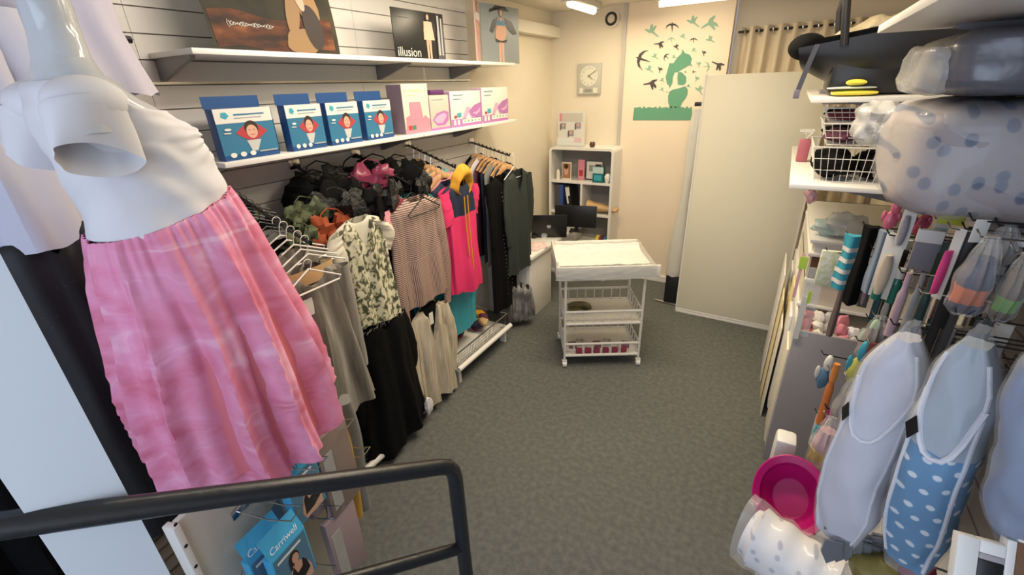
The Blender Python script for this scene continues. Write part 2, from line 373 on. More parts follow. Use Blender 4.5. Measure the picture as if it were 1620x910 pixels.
# ---- clock
ck = thing('wall_clock', 'square pale grey wall clock with a round white dial', 'clock', (-1.98, BY, 2.1))
c0, c1 = P(914, 150, Y=BY), P(953, 99, Y=BY)
MB().box((c0.x, BY-.03, c0.z), (c1.x, BY, c1.z)).build('case', mat('clock_grey', (.50, .50, .44), .5), ck, bevel=.005)
cc = ((c0.x+c1.x)/2, BY-.031, c0.z + (c1.z-c0.z)*.58)
pc = Pic((c0.x, BY-.031, c0.z), (1,0,0), (0,0,1), c1.x-c0.x, c1.z-c0.z)
pc.add(ell(.5, .6, .37, .33, 40), mat('dial_white', (.74, .72, .60), .6)); DG = mat('dial_digits', (.30, .29, .24), .6)
for h in range(1, 13):
    a = PI/2 - h*PI/6; pc.text(str(h), .03, .5+.29*math.cos(a)-.04, .6+.26*math.sin(a)-.035, DG)
pc.add(rect(.12, .05, .28, .22), mat('dial_white', (.7, .7, .6))); pc.add(rect(.7, .05, .88, .22), MATS['dial_white']); pc.add(rect(.34, .1, .64, .18), DG)
pc.build('dial', ck)
def hand(ang, L, w_): 
    a = math.radians(90-ang); U = Vector((math.cos(a), 0, math.sin(a))); V = Vector((-math.sin(a), 0, math.cos(a)))
    MB().prism([(-.01,-w_),(L,-w_*.5),(L,w_*.5),(-.01,w_)], (c0.x+.5*(c1.x-c0.x), BY-.036, c0.z+.6*(c1.z-c0.z)), U, V, .002).build('clock_hand', DG, ck, smooth=False)
hand(58, .105, .005); hand(125, .06, .006)
th = thing('ventilation_dial', 'small round black ringed vent high in the back corner', 'vent', (-1.78, BY, 2.83))
pz = P(968, 30, Y=BY)
MB().tube([(pz.x, BY-.02, pz.z), (pz.x, BY, pz.z)], .085, 24).build('plate', WALL, th)
MB().tube([(pz.x+.052*math.cos(t), BY-.026, pz.z+.052*math.sin(t)) for t in [2*PI*k/24 for k in range(24)]], .012, 8, True).build('ring', BLACKP, th)

# ---- bookcase
bx0, bx1, by0, by1, bh = -2.34, -1.565, 4.87, BY - .002, 1.555
bk = thing('bookcase', 'white open bookcase with rounded corners in the back corner', 'bookcase', (-1.95, 5.03, 0))
tq = .028
pts = []
for (cx_, cz_, a0) in ((bx1-.05, .05, -PI/2), (bx1-.05, bh-.05, 0), (bx0+.05, bh-.05, PI/2), (bx0+.05, .05, PI)):
    for k in range(6): pts.append((cx_, cz_, a0 + k*PI/10))
outer = [(x+.05*math.cos(a), z_+.05*math.sin(a)) for x, z_, a in pts]
inner = [(x+.022*math.cos(a), z_+.022*math.sin(a)) for x, z_, a in pts]
n = len(outer); mb = MB()
vs = [(x, by0, z_) for x, z_ in outer] + [(x, by1, z_) for x, z_ in outer] + [(x, by0, z_) for x, z_ in inner] + [(x, by1, z_) for x, z_ in inner]
fs = []
for i in range(n):
    j = (i+1) % n
    fs += [(i, j, n+j, n+i), (2*n+j, 2*n+i, 3*n+i, 3*n+j), (i, 2*n+i, 2*n+j, j), (n+j, 3*n+j, 3*n+i, n+i)]
mb.add(vs, fs); mb.build('carcass', WHITE, bk)
MB().box((bx0+.02, by1-.02, .02), (bx1-.02, by1-.008, bh-.02)).build('back_panel', mat('bookcase_lining', (.30, .28, .26), .6), bk)
for zz in (1.165, .80, .42): MB().box((bx0+.028, by0+.004, zz-.011), (bx1-.028, by1-.02, zz+.011)).build('shelf', WHITE, bk)
xm = P(919, 310, Y=by0).x
MB().box((xm-.011, by0+.004, .811), (xm+.011, by1-.02, 1.154)).build('divider', WHITE, bk)
# things on top of and in the bookcase
hd = thing('card_holder', 'clear brochure holder with a printed leaflet on the bookcase top', 'leaflet holder', (-2.1, 4.98, bh))
a = P(883, 232, Y=4.98); b_ = P(926, 176, Y=4.98)
MB().box((a.x, 4.975, bh), (b_.x, 4.985, b_.z)).build('leaflet', PAPER, hd)
MB().box((a.x, 4.93, bh), (b_.x, 5.0, bh+.015)).box((a.x, 4.935, bh+.015), (b_.x, 4.939, bh+.09)).build('clear_stand', GLASS, hd)
pc = Pic((a.x, 4.974, bh), (1,0,0), (0,0,1), b_.x-a.x, b_.z-bh)
pc.add(rect(.1,.72,.92,.95), mat('pale_grey_print', (.55,.52,.46),.6)); pc.add(rect(.06,.72,.14,.95), PPINK)
for (x_, y_) in ((.1,.5),(.66,.52),(.4,.3)): pc.add(rect(x_,y_,x_+.2,y_+.17), CARD); pc.add(ell(x_+.1,y_+.1,.05,.05,10), SKIN); pc.add(rect(x_-.02,y_-.03,x_+.02,y_+.14), CHAR)
pc.add(rect(.62,.12,.9,.24), PPINK)
pc.build('print', hd)
q = P(937, 231, Y=4.95); mb = MB().surf(lambda u, t: Vector((q.x + (.024+.008*math.sin(u*3))*math.cos(2*PI*t), 4.95 + (.024+.008*math.sin(u*3))*math.sin(2*PI*t), bh+.002+.055*u)), 6, 14, True, True)
tag(mb.build('small_pot', mat('dark_brown_glaze', (.10, .04, .03), .3)), 'small dark brown pot on the bookcase top', 'pot')
def pframe(name, label, cat, px0, py0, px1, py1, Y, zb, mframe, draw, th_=.012):
    a = P(px0, py1, Y=Y); b = P(px1, py0, Y=Y); t = thing(name, label, cat, ((a.x+b.x)/2, Y, zb))
    MB().box((a.x, Y, zb), (b.x, Y+th_, b.z)).build('board', mframe, t, bevel=.003)
    p = Pic((a.x, Y-.0008, zb), (1,0,0), (0,0,1), b.x-a.x, b.z-zb); draw(p); p.build('print', t); return t
s1 = 1.176
def d1(p): p.add(rect(.08,.07,.92,.93), SKIND); p.add(ell(.45,.55,.25,.3), SKIN); p.add(ell(.45,.75,.22,.15), HAIR)
pframe('photo_card', 'small framed baby photo on the top bookcase shelf', 'picture frame', 889, 257, 904, 281, 4.97, s1, CREAM, d1)
def d2(p): p.add(rect(.05,.05,.95,.95), PPINK); p.add(rect(.2,.2,.8,.5), RED)
pframe('pink_booklet', 'pink booklet standing on the top bookcase shelf', 'booklet', 914, 253, 925, 282, 4.99, s1, PPINK, d2)
def d3(p): p.add(rect(.06,.08,.94,.92), PAPER); p.add(rect(.2,.45,.5,.75), CARD); p.add(rect(.55,.5,.9,.8), HAIR); p.add(rect(.6,.15,.85,.4), RED)
pframe('photo_board', 'wide framed photo board on the top bookcase shelf', 'picture frame', 926, 254, 955, 283, 5.02, s1, CHAR, d3)
def d4(p): p.add(rect(.0,.6,1,1), mat('pale_aqua', (.45,.6,.6),.5)); p.add(rect(.15,.15,.85,.5), TEALB)
pframe('teal_carton', 'teal carton at the front of the top bookcase shelf', 'box', 937, 265, 955, 288, 4.90, s1, TEAL, d4, .06)
q = P(883, 283, Y=4.93)
def bottle(u, t, q=q):
    r = .022 if u < .7 else .022 - (u-.7)*.045
    return Vector((q.x + r*math.cos(2*PI*t), q.y + r*math.sin(2*PI*t), s1 + .001 + .12*u))
tag(MB().surf(bottle, 8, 14, True, True).build('cream_bottle', CREAM), 'small cream bottle at the left of the top bookcase shelf', 'bottle')
tag(MB().sphere((P(961,284,Y=4.93).x, 4.93, s1+.052), (.035,.03,.052), wob=.2).build('white_figurine', WHITE), 'white rounded ornament at the right of the top bookcase shelf', 'ornament')
def binder(px, w_, m_, label, lean=0):
    q = P(px, 336, Y=4.93); t = thing('ring_binder', label, 'binder', (q.x, 4.93, .812))
    M_ = Matrix.Translation(Vector((q.x, 4.9, .812))) @ Matrix.Rotation(lean, 4, 'Y')
    MB().box((-w_/2, 0, 0), (w_/2, .24, .31), M_).build('cover', m_, t, bevel=.003)
    return t, M_
t, _ = binder(883, .05, CHAR, 'black ring binder at the left end of the middle bookcase shelf')
t, _ = binder(889, .05, mat('binder_blue', (.03, .07, .25), .4), 'blue ring binder on the middle bookcase shelf')
t, M_ = binder(903, .065, BLACKP, 'black leaning ring binder with a white spine label', -.14)
MB().box((-.024, -.003, .19), (.024, -.001, .29), M_).box((-.02, -.004, .1), (.0, -.003, .19), M_).build('spine_label', PAPER, t)
q0 = P(925, 330, Y=4.9); mb = MB()
def bag(u, t):
    return Vector((q0.x + .02 + .36*u, 4.95 + .07*math.cos(2*PI*t)*(1-.3*u), .812 + .055 + (.075*(1-u)+.03) * math.sin(2*PI*t)*.65 + .05*(1-u)*.5 + .01*noise.noise(Vector((u*6, t*5, 0)))))
tag(MB().surf(bag, 12, 16, True, True).build('paper_parcel', KRAFT), 'crumpled brown paper parcel on the middle bookcase shelf', 'parcel')
for i, (dx, m_, lb) in enumerate([(0, YEL, 'yellow ball'), (.06, mat('plum', (.2,.03,.08),.5), 'plum bundle'), (.11, MIDB, 'blue bundle')]):
    q = P(945+i*6, 383, Y=4.93)
    tag(MB().sphere((q.x, 4.95, .432+.06), (.035, .06, .06), wob=.3, seed=i).build('small_bundle', m_), lb + ' at the right of the lower bookcase shelf', 'bundle')
tag(MB().box((-2.29, 4.9, .431), (-2.0, 5.12, .60)).build('paper_stack', PAPER, bevel=.004), 'thick pile of white paper on the lower bookcase shelf', 'paper')

# ---- desk
DZ = .70
dk = thing('desk', 'white desk with a panel side at the end of the clothes rails', 'desk', (-2.1, 3.9, 0))
MB().box((-2.44, 3.58, DZ-.04), (-1.90, 4.62, DZ)).build('desk_top', WHITE, dk, bevel=.008)
MB().box((-1.97, 3.62, 0), (-1.945, 4.10, DZ-.04)).build('side_panel', WHITE, dk, bevel=.003)
MB().box((-2.44, 3.60, 0), (-1.97, 3.62, DZ-.04)).build('end_panel', WHITE, dk)
lt = thing('laptop', 'open black laptop on the white desk, lid toward the room', 'laptop', (-2.02, 4.2, DZ), math.radians(25))
Ml = Matrix.Translation((0, 0, .012)) @ Matrix.Rotation(math.radians(8), 4, 'X')
MB().box((-.19, 0, 0), (.19, .26, .016)).build('keyboard_base', BLACKP, lt, local=True, bevel=.004)
lid = MB().box((-.19, -.010, 0), (.19, .0, .25), Ml).build('lid', BLACKP, lt, local=True, bevel=.003)
lg = MB(); c_ = Ml @ Vector((0, -.0105, .125)); lg.prism(ell(0, 0, .022, .022, 20), c_, (1,0,0), (0,0,1), .001)
o = lg.build('logo', mat('logo_silver', (.5,.5,.52), .3, .5), lt, local=True); o['label'] = 'round silver logo'
mn = thing('monitor', 'dark flat monitor standing on the desk behind the laptop', 'monitor', (-1.85, 4.5, DZ), math.radians(12))
MB().box((-.06, -.02, 0), (.1, .1, .01)).build('foot', BLACKP, mn, local=True); MB().box((-.0, .0, .01), (.04, .02, .15)).build('neck', BLACKP, mn, local=True)
MB().box((-.22, -.02, .06), (.24, .0, .30)).build('screen', BLACKP, mn, local=True, bevel=.004)
q = P(848, 391, Z=DZ)
tag(MB().surf(lambda u,t: Vector((q.x+(.09*(1-u**2)+.01)*math.cos(2*PI*t)*(1+.2*math.sin(5*PI*t*2)), q.y+(.13*(1-u**2)+.01)*math.sin(2*PI*t), DZ+.002+.05*u)), 8, 30, True, True).build('crumpled_tissue', mat('pink_white_tissue', (.76,.56,.52), .7, vary=.25, vscale=40, bump=.8, bscale=40)), 'crumpled pink and white tissue on the desk', 'tissue')
q = P(861, 385, Z=DZ)
gl = MB().surf(lambda u,t: Vector((q.x+.03*math.cos(2*PI*t), q.y+.03*math.sin(2*PI*t), DZ+.001+.10*u)), 2, 16)
tag(gl.build('drinking_glass', GLASS), 'drinking glass beside the laptop', 'glass')
q = P(846, 376, Z=DZ)
tag(MB().sphere((q.x, q.y, DZ+.022), (.035, .055, .022)).build('computer_mouse', BLACKP), 'black computer mouse on the desk', 'mouse')
q = P(838, 366, Z=DZ)
tag(MB().sphere((q.x-.03, q.y, DZ+.062), (.07,.10,.062), wob=.5, seed=4).build('crumpled_cloth', CLOTHW), 'crumpled white cloth at the left end of the desk', 'cloth')

# ---- trolley with changing board
TR = math.radians(29.6); tb = P(893, 580, Z=0)
tr = thing('changing_trolley', 'white wire trolley on castors carrying a padded changing board', 'trolley', (tb.x, tb.y, 0), TR)
W_, D_ = .62, .46
for x_ in (0, W_):
    for y_ in (0, D_):
        MB().tube([(x_, y_, .06), (x_, y_, .826)], .011, 10).build('post', WMETAL, tr, local=True)
        cst = MB().tube([(x_-.016, y_, .028), (x_+.016, y_, .028)], .028, 16).build('castor', WHITE, tr, local=True)
        MB().box((x_-.02, y_-.014, .03), (x_+.02, y_+.014, .066)).build('fork', WMETAL, cst, local=True)
def tray(z0, h, solid=True):
    mb = MB(); mb.box((.0, .0, z0), (W_, D_, z0+.012)); mb.build('tray', WMETAL, tr, local=True)
    mb = MB(); zz = z0+h
    mb.tube([(0,0,zz),(W_,0,zz),(W_,D_,zz),(0,D_,zz)], .011, 6, True)
    mb.tube([(0,0,z0+.01),(W_,0,z0+.01),(W_,D_,z0+.01),(0,D_,z0+.01)], .013, 6, True)
    for i in range(1, 8):
        for y_ in (0, D_): mb.tube([(i*W_/8, y_, z0), (i*W_/8, y_, zz)], .0055, 5)
    for i in range(1, 6):
        for x_ in (0, W_): mb.tube([(x_, i*D_/6, z0), (x_, i*D_/6, zz)], .0055, 5)
    mb.build('tray_rail', WMETAL, tr, local=True)
tray(.10, .12); tray(.40, .12); MB().tube([(0,D_,.70),(W_,D_,.70)], .009, 6).tube([(0,D_,.60),(W_,D_,.60)], .007, 6).build('back_bar', WMETAL, tr, local=True)
# changing board: moulded pad with raised rims
board = thing('changing_board', 'padded white changing board wrapped in clear film on the trolley', 'changing mat', (tb.x, tb.y, .825), TR)
bw0, bw1, bd0, bd1 = -.070, .715, -.035, .49
mb = MB().box((bw0, bd0, .80-.80), (bw1, bd1, .02)).box((bw0, bd0-.02, .01), (bw1, bd0, .105)).box((bw0+.02, bd1, .01), (bw1-.05, bd1+.03, .13)).box((bw0-.01, bd0, .01), (bw0+.01, bd1, .15))
mb.build('tray_shell', WMETAL, board, local=True, bevel=.006)
MB().surf(lambda u, t: Vector((bw0+.02 + (bw1-bw0-.06)*t, bd0+.01+(bd1-bd0-.02)*u, .06 + .05*(abs(2*u-1)**4) + .008*noise.noise(Vector((t*9, u*7, 1))))), 20, 30, False).build('pad', mat('white_vinyl', (.70, .67, .62), .3, bump=.6, bscale=18), board, local=True)
MB().surf(lambda u, t: Vector((bw0-.012 + (bw1-bw0-.03)*t + .006*noise.noise(Vector((u*9, t*3, 5))), bd0-.026+(bd1-bd0+.04)*u, (.108 if u < .04 else .112 + .025*u) + .012*noise.noise(Vector((t*13, u*9, 3))))), 26, 40, False).build('film', PLASTIC, board, local=True)
MB().surf(lambda u, t: Vector((bw0-.013 + (bw1-bw0-.02)*t, bd0-.026-.004*noise.noise(Vector((u*5, t*12, 9))),   .002+.106*u)), 8, 40, False).build('film_front', MILKY, board, local=True)
# things on the trolley trays
o = MB().surf(lambda u,t: Vector((.05+.20*u, .27+.09*math.cos(2*PI*t)*math.sin(PI*min(.95,max(.05,u)))**.3, .437+.028*math.sin(2*PI*t)*math.sin(PI*min(.97,max(.03,u)))**.5)), 12, 16, True, True).build('snack_packet', pattern('dark_green_foil', 'noise', [(.4, (.02,.025,.012)), (.6, (.14,.13,.03))], 9, rough=.3))
o.location = (tb.x, tb.y, 0); o.rotation_euler = (0, 0, TR); tag(o, 'dark green foil packet on the upper trolley tray', 'packet')
CARDS = mat('clear_packets', (.45, .43, .42), .3, vary=.6, vscale=30)
for i in range(7):
    o = MB().box((0, 0, 0), (.065, .09, .02)).build('small_packet', CARDS if i % 3 else mat('purple_packet', (.22,.10,.16), .5), bevel=.004)
    v = Matrix.Rotation(TR, 3, 'Z') @ Vector((.05 + .075*i, .06 + .05*math.sin(i*2.1)+.04, 0))
    o.location = (tb.x+v.x, tb.y+v.y, .113); o.rotation_euler = (0, 0, TR + .3*math.sin(i*3))
    tag(o, 'small flat packet lying on the lowest trolley tray', 'packet', 'packets on the lowest trolley tray')
for i in range(6):
    o = MB().box((0, 0, 0), (.05, .03, .045)).build('red_sachet', mat('dark_red_sachet', (.28, .03, .07), .5), bevel=.003)
    v = Matrix.Rotation(TR, 3, 'Z') @ Vector((.10 + .075*i, .016, 0))
    o.location = (tb.x+v.x, tb.y+v.y, .113); o.rotation_euler = (0, 0, TR)
    tag(o, 'dark red sachet behind the front rail of the lowest trolley tray', 'sachet', 'red sachets on the lowest trolley tray')

# ---- free standing white panel, wrapped item behind it
pp = thing('white_partition', 'tall free-standing plain white panel with a frame foot', 'partition', (-.22, 4.44, 0), math.radians(-1.8))
MB().box((-.445, -.015, .05), (.455, .02, 2.235)).build('board', mat('board_white', (.72, .68, .54), .45), pp, local=True, bevel=.004)
MB().box((-.452, -.02, 0), (.462, .025, .025)).box((-.445, -.017, .028), (.455, .022, .048)).build('foot_frame', WHITE, pp, local=True, bevel=.003)
MB().box((-.455, -.02, .025), (-.443, .025, 2.24)).box((.453, -.02, .025), (.465, .025, 2.24)).build('side_trim', WHITE, pp, local=True)
MB().box((-.13, .02, 0), (-.09, .35, .03)).box((-.13, .02, .03), (-.09, .05, .9)).build('support', STEEL, pp, local=True)
wr = thing('wrapped_stand', 'tall plastic-wrapped stand with a black base behind the white panel', 'stand', (-.74, 4.62, 0))
MB().surf(lambda u, t: Vector((-.77+.05*u + (.07+.015*math.sin(u*9)-.025*u)*math.cos(2*PI*t), 4.62 + .05*math.sin(2*PI*t), .28 + 1.68*u)), 20, 16, True, True).build('film_wrap', mat('milky_wrap', (.74, .73, .66), .2, alpha=.75, spec=.8, bump=.8, bscale=9), wr)
MB().box((-.83, 4.57, .02), (-.70, 4.68, .33)).build('black_base', BLACKP, wr, bevel=.012)
MB().tube([(-.70, 4.62, .33), (-.68, 4.62, 2.0)], .02).build('pole', WHITE, wr)
MB().box((-.76, 4.60, 1.985), (-.66, 4.65, 2.02)).build('black_clip', BLACKP, wr, bevel=.004)
MB().tube([(-.92, 4.60, .012), (-.66, 4.56, .012)], .010, 8).build('foot', CHROME, wr)

# ---- handrail
hr = thing('handrail', 'black steel stair handrail crossing the lower left foreground', 'handrail', (-.66, .74, 0))
A = Vector((-.66, .74, 1.21)); B = P(0, 832, D=1.15); dirn = (B - A).normalized(); L = .055
path = [Vector((-.66, .74, 0)), Vector((-.66, .74, .6))]
path += [A + Vector((0, 0, -.05)), A + Vector((0, 0, -.02)) + dirn*.006, A + dirn*.02 + Vector((0,0,-.004)), A + dirn*.05, B, B + dirn*.3]
MB().tube(path, .0225, 16).build('rail_tube', RAILM, hr)
C0 = Vector((-.66, .74, .86)); 
MB().tube([C0, C0 + dirn*1.4], .019, 14).build('lower_bar', RAILM, hr)
A2 = A + dirn*1.35
MB().tube([(A2.x, A2.y, .0), (A2.x, A2.y, A2.z)], .022, 12).build('rear_post', RAILM, hr)

# ---- white pillar beside the mannequin
q0, q1 = P(270, 910, D=1.30), P(104, 910, D=1.22)
pl = MB(); N_ = Vector((q0.x, q0.y, 0)).normalized()*.05
for_ = [(q0.x, q0.y), (q1.x, q1.y), (q1.x+N_.x, q1.y+N_.y), (q0.x+N_.x, q0.y+N_.y)]
pl.prism(for_, (0,0,0), (1,0,0), (0,1,0), CZ)
tag(pl.build('white_upright_panel', mat('white_upright_paint', (.66, .72, .78), .4), smooth=False), 'broad white upright board at the lower left edge', 'panel')

# ================================================================== LEFT WALL FITTINGS
def shelf(label, y0, y1, zt, depth, brackets, mshelf=WHITE):
    t = thing('wall_shelf', label, 'shelf', (SWX, (y0+y1)/2, zt))
    MB().box((SWX+.002, y0, zt-.022), (SWX+depth, y1, zt)).build('shelf_board', mshelf, t, bevel=.002)
    for y in brackets:
        MB().prism([(0, -.11), (.02, -.11), (depth-.05, -.032), (depth-.05, -.022), (0, -.022)], (SWX+.001, y+.012, zt), (1,0,0), (0,0,1), .02).build('bracket', mat('bracket_grey', (.22,.21,.21), .4, .5), t, smooth=False)
    return t
shelf('long white upper shelf holding the posters', 1.10, 2.90, 2.385, .345, [1.12, 2.42])
shelf('white upper shelf section at the far end under the maternity poster', 2.905, 3.68, 2.385, .345, [3.22])
shelf('white lower shelf holding the blue boxes', 1.10, 2.42, 1.94, .345, [1.13, 2.36])
shelf('white lower shelf section holding the pink boxes', 2.425, 3.68, 1.94, .345, [3.2])
# posters
ZS = 2.385
p = thing('landscape_poster', 'dark curled poster of a long-haired woman on a sofa, upper shelf', 'poster', (-2.15, 1.6, ZS))
W0, H0 = .66, .46
def curl(u, v):      # u along y, v up: rolls towards the wall at the top right
    x = -2.18 - .07*v**2 + .08*(u-.5)**2; return Vector((x, 1.24 + .66*u - .03*(1-u)*(v) , ZS+.002 + H0*v))
def curlpic(shapes):
    mb = MB(); ms = []
    for k, (pts, m_) in enumerate(shapes):
        if m_ not in ms: ms.append(m_)
        mb.m = ms.index(m_); mb.add([curl(*q) + Vector((.001+.0006*k, 0, 0)) for q in pts], [tuple(range(len(pts)))])
    return mb, ms
MB().surf(curl, 1, 1, False)
MB().surf(lambda u, v: curl(u, v), 24, 14, False).build('sheet', pattern('dark_forest_print', 'noise', [(.3,(.008,.008,.005)),(.6,(.035,.028,.014)),(.8,(.09,.06,.025))], 5), p)
def gridshape(x0,y0,x1,y1,m_,k,f=None):
    mb = MB(); mb.surf(lambda u, v: curl(x0+(x1-x0)*u, (y0+(y1-y0)*v) + (f(u) if f else 0)) + Vector((.0015+.001*k,0,0)), 16, 4, False); return mb
gridshape(.02,.02,.96,.33,pattern('sofa_brown_print','noise',[(.35,(.02,.008,.006)),(.58,(.10,.03,.010)),(.78,(.28,.10,.03))],6,(1,1,3.5)),0,lambda u:.03*math.sin(u*9)).build('printed_sofa', MATS['sofa_brown_print'], p)
def warp(shape, cx, cy, s, m_, k, name):
    mb = MB(); pts = [(cx+x*s, cy+y*s*1.4) for x, y in shape]; c = (sum(a for a,_ in pts)/len(pts), sum(b for _,b in pts)/len(pts))
    V_ = [curl(*q)+Vector((.004+.0012*k,0,0)) for q in [c]+pts]; mb.add(V_, [(0, i+1, (i+1)%len(pts)+1) for i in range(len(pts))]); mb.build(name, m_, p, smooth=False)
def blob(cx, cy, rx, ry, rot, m_, k, name, wav=0):
    pts = []
    for i in range(22):
        t = 2*PI*i/22; q = 1 + wav*math.sin(5*t+cx*40); x, y = rx*math.cos(t)*q, ry*math.sin(t)*q
        pts.append((x*math.cos(rot)*1.0 - y*math.sin(rot)*.7, (y*math.cos(rot) + x*math.sin(rot)*1.4)/1.4))
    warp(pts, cx, cy, 1.0, m_, k, name)
TANP = mat('printed_tan', (.26, .15, .06), .6)
blob(.765, .62, .10, .36, .22, BLOND, 0, 'printed_hair', .08)
blob(.66, .40, .055, .24, -.25, TANP, 1, 'printed_sleeve'); blob(.70, .12, .15, .13, .1, TANP, 1, 'printed_dress', .06)
blob(.80, .26, .075, .22, .1, HAIR, 2, 'printed_top'); blob(.735, .54, .032, .13, .15, SKIN, 3, 'printed_neck')
blob(.725, .75, .040, .115, .1, SKIN, 4, 'printed_face'); blob(.655, .60, .018, .10, -.5, SKIN, 4, 'printed_hand')
mb = MB(); sq = []
for i in range(150):
    t = i/149; hgt = .034 if i < 8 else .014*(1+.6*math.sin(t*23))
    sq.append(curl(.13 + .34*t + .006*math.sin(i*1.25), .235 + hgt*math.sin(i*.95)) + Vector((.005, 0, 0)))
mb.tube(sq, .0011, 4)
mb.build('script_lettering', mat('lettering_white', (.7,.68,.6), .6), p)
LETW = MATS['lettering_white']

def ply(name, label, cat, y0, y1, z0, z1, x0, ang, base, th_=.006, lean=0.0, group=None):
    """upright card facing +X, local frame: U=+Y, V=up, N=+X"""
    t = thing(name, label, cat, (x0, y0, z0), ang, group); W, H = y1-y0, z1-z0
    MB().box((-th_, 0, 0), (0, W, H)).build('card', base, t, local=True, bevel=min(.002, th_*.3))
    return t, Pic((0, 0, 0), (0, 1, 0), (0, 0, 1), W, H)
t, pc = ply('illusion_poster', 'black poster lettered illusion with a woman in a short light dress', 'poster', 2.33, 2.80, ZS+.001, 2.66, -2.16, -.05, BLACKP)
person_pic(pc, .66, .02, .95, SKIN, HAIR, mat('printed_beige_dress', (.55,.45,.32),.6), True, 1.1)
pc.add([(.56,.42),(.78,.42),(.74,.80),(.58,.80)], MATS['printed_beige_dress'])
pc.add(rect(.83,.0,.98,.62), CHAR); pc.add(rect(.85,.1,.89,.95), mat('steel_print', (.4,.4,.42),.4)); pc.add(rect(.92,.1,.95,.9), MATS['steel_print'])
pc.text('illusion', .075, .03, .05, LETW); pc.add(rect(.13,.83,.32,.845), mat('dim_lettering', (.2,.2,.2),.6))
pc.build('print', t, local=True)
t, pc = ply('maternity_poster', 'grey poster of a pregnant figure in a black hat and jacket', 'poster', 3.36, 3.86, ZS+.001, 2.80, -2.20, -.12, mat('poster_grey', (.26,.29,.30), .5))
person_pic(pc, .5, .0, .96, SKIN, BLACKP, MIDB, True, 1.25, .2)
pc.add([(.36,.40),(.58,.40),(.63,.52),(.60,.66),(.40,.66),(.34,.52)], SKIN)
pc.add([(.60,.80),(.80,.74),(.93,.55),(.84,.52),(.76,.56),(.66,.64)], BLACKP); pc.add([(.42,.80),(.30,.74),(.20,.55),(.28,.52),(.36,.64)], BLACKP)
pc.add([(.22,.92),(.72,.92),(.62,.99),(.36,.99),(.2,.86)], BLACKP); pc.add([(.36,.37),(.62,.37),(.66,.43),(.5,.39),(.34,.43)], BLACKP)
pc.build('print', t, local=True)
t, pc = ply('narrow_poster', 'narrow pink toned poster angled toward the room beside the pregnant figure poster', 'poster', 3.16, 3.36, ZS+.001, 2.80, -2.12, .42, mat('poster_pink', (.55,.36,.36), .4))
person_pic(pc, .5, .02, .95, SKIN, SKIND, PPINK, True, 1.3); pc.add(rect(.0,.68,1,.80), mat('pink_glare', (.85,.72,.72),.2)); pc.build('print', t, local=True)
tag(MB().tube([(-2.33, .93, 2.34), (-2.33, .96, 2.56)], .009, 8).build('brown_upright', BROWN), 'thin brown upright stick beside the near end of the upper shelf', 'stick')

# blue product boxes
def blue_box(label, y0, y1, x0, group=None, ang=0.0):
    W, H, D = y1-y0, .215, .055; z0 = 1.941
    t = thing('blue_product_box', label, 'box', (x0, y0, z0), ang, group)
    MB().box((-D, 0, 0), (0, W, H)).build('carton', BLUE, t, local=True, bevel=.002)
    MB().prism([(-.005, 0), (W*.93, 0), (W*.93, .05), (-.005, .05)], (-D, 0, H), (0, 1, 0), (0, 0, 1), .002).build('hang_tab', BLUE, t, local=True, smooth=False)
    pc = Pic((0, 0, 0), (0,1,0), (0,0,1), W, H)
    pc.add(rect(.0, .72, 1, 1), PAPER); pc.add(rect(0, 0, 1, .72), MIDB); pc.add(rect(0, 0, 1, .10), BLUE)
    pc.add([(.10,.84),(.18,.80),(.24,.86),(.20,.93),(.12,.93)], TEALB); pc.add(rect(.32,.86,.86,.89), MIDB); pc.add(rect(.32,.80,.8,.82), mat('grey_line', (.35,.38,.4),.5))
    pc.add([(.28,.52),(.42,.64),(.55,.74),(.70,.66),(.86,.52),(.70,.40),(.58,.34),(.42,.40)], RED)
    pc.add([(.44,.36),(.70,.36),(.60,.14),(.50,.14)], mat('printed_cloth_grey', (.5,.52,.5),.6))
    pc.add(ell(.57, .60, .125, .15, 18), HAIR); pc.add(ell(.57, .53, .10, .135, 18), SKIN); pc.add(rect(.53,.46,.61,.475), RED)
    pc.add(rect(.51,.56,.545,.57), HAIR); pc.add(rect(.59,.56,.625,.57), HAIR)
    for k in range(3): pc.add(ell(.15+.17*k, .10, .055, .05, 12), PAPER)
    pc.add(ell(.16,.60,.06,.025,10), PAPER); pc.add(rect(.08,.52,.2,.54), PAPER); pc.add(rect(.62,.10,.95,.13), MATS['grey_line'])
    pc.build('print', t, local=True); return t
blue_box('blue product box with a red scarf portrait, nearest on the lower shelf', 1.13, 1.40, -2.125, ang=.03)
blue_box('blue product box half hidden behind the nearest one on the lower shelf', 1.20, 1.46, -2.21, ang=.03)
blue_box('second blue product box from the near end of the lower shelf', 1.47, 1.68, -2.125, ang=.02)
blue_box('third blue product box along the lower shelf', 1.71, 1.93, -2.125, ang=.02)
blue_box('blue product box nearest the pink boxes', 1.97, 2.19, -2.125, ang=.02)
tag(MB().box((-2.30, 2.16, 1.941), (-2.20, 2.26, 2.08)).build('white_carton', PAPER, bevel=.002), 'small white carton behind the blue boxes next to the pink box', 'box')
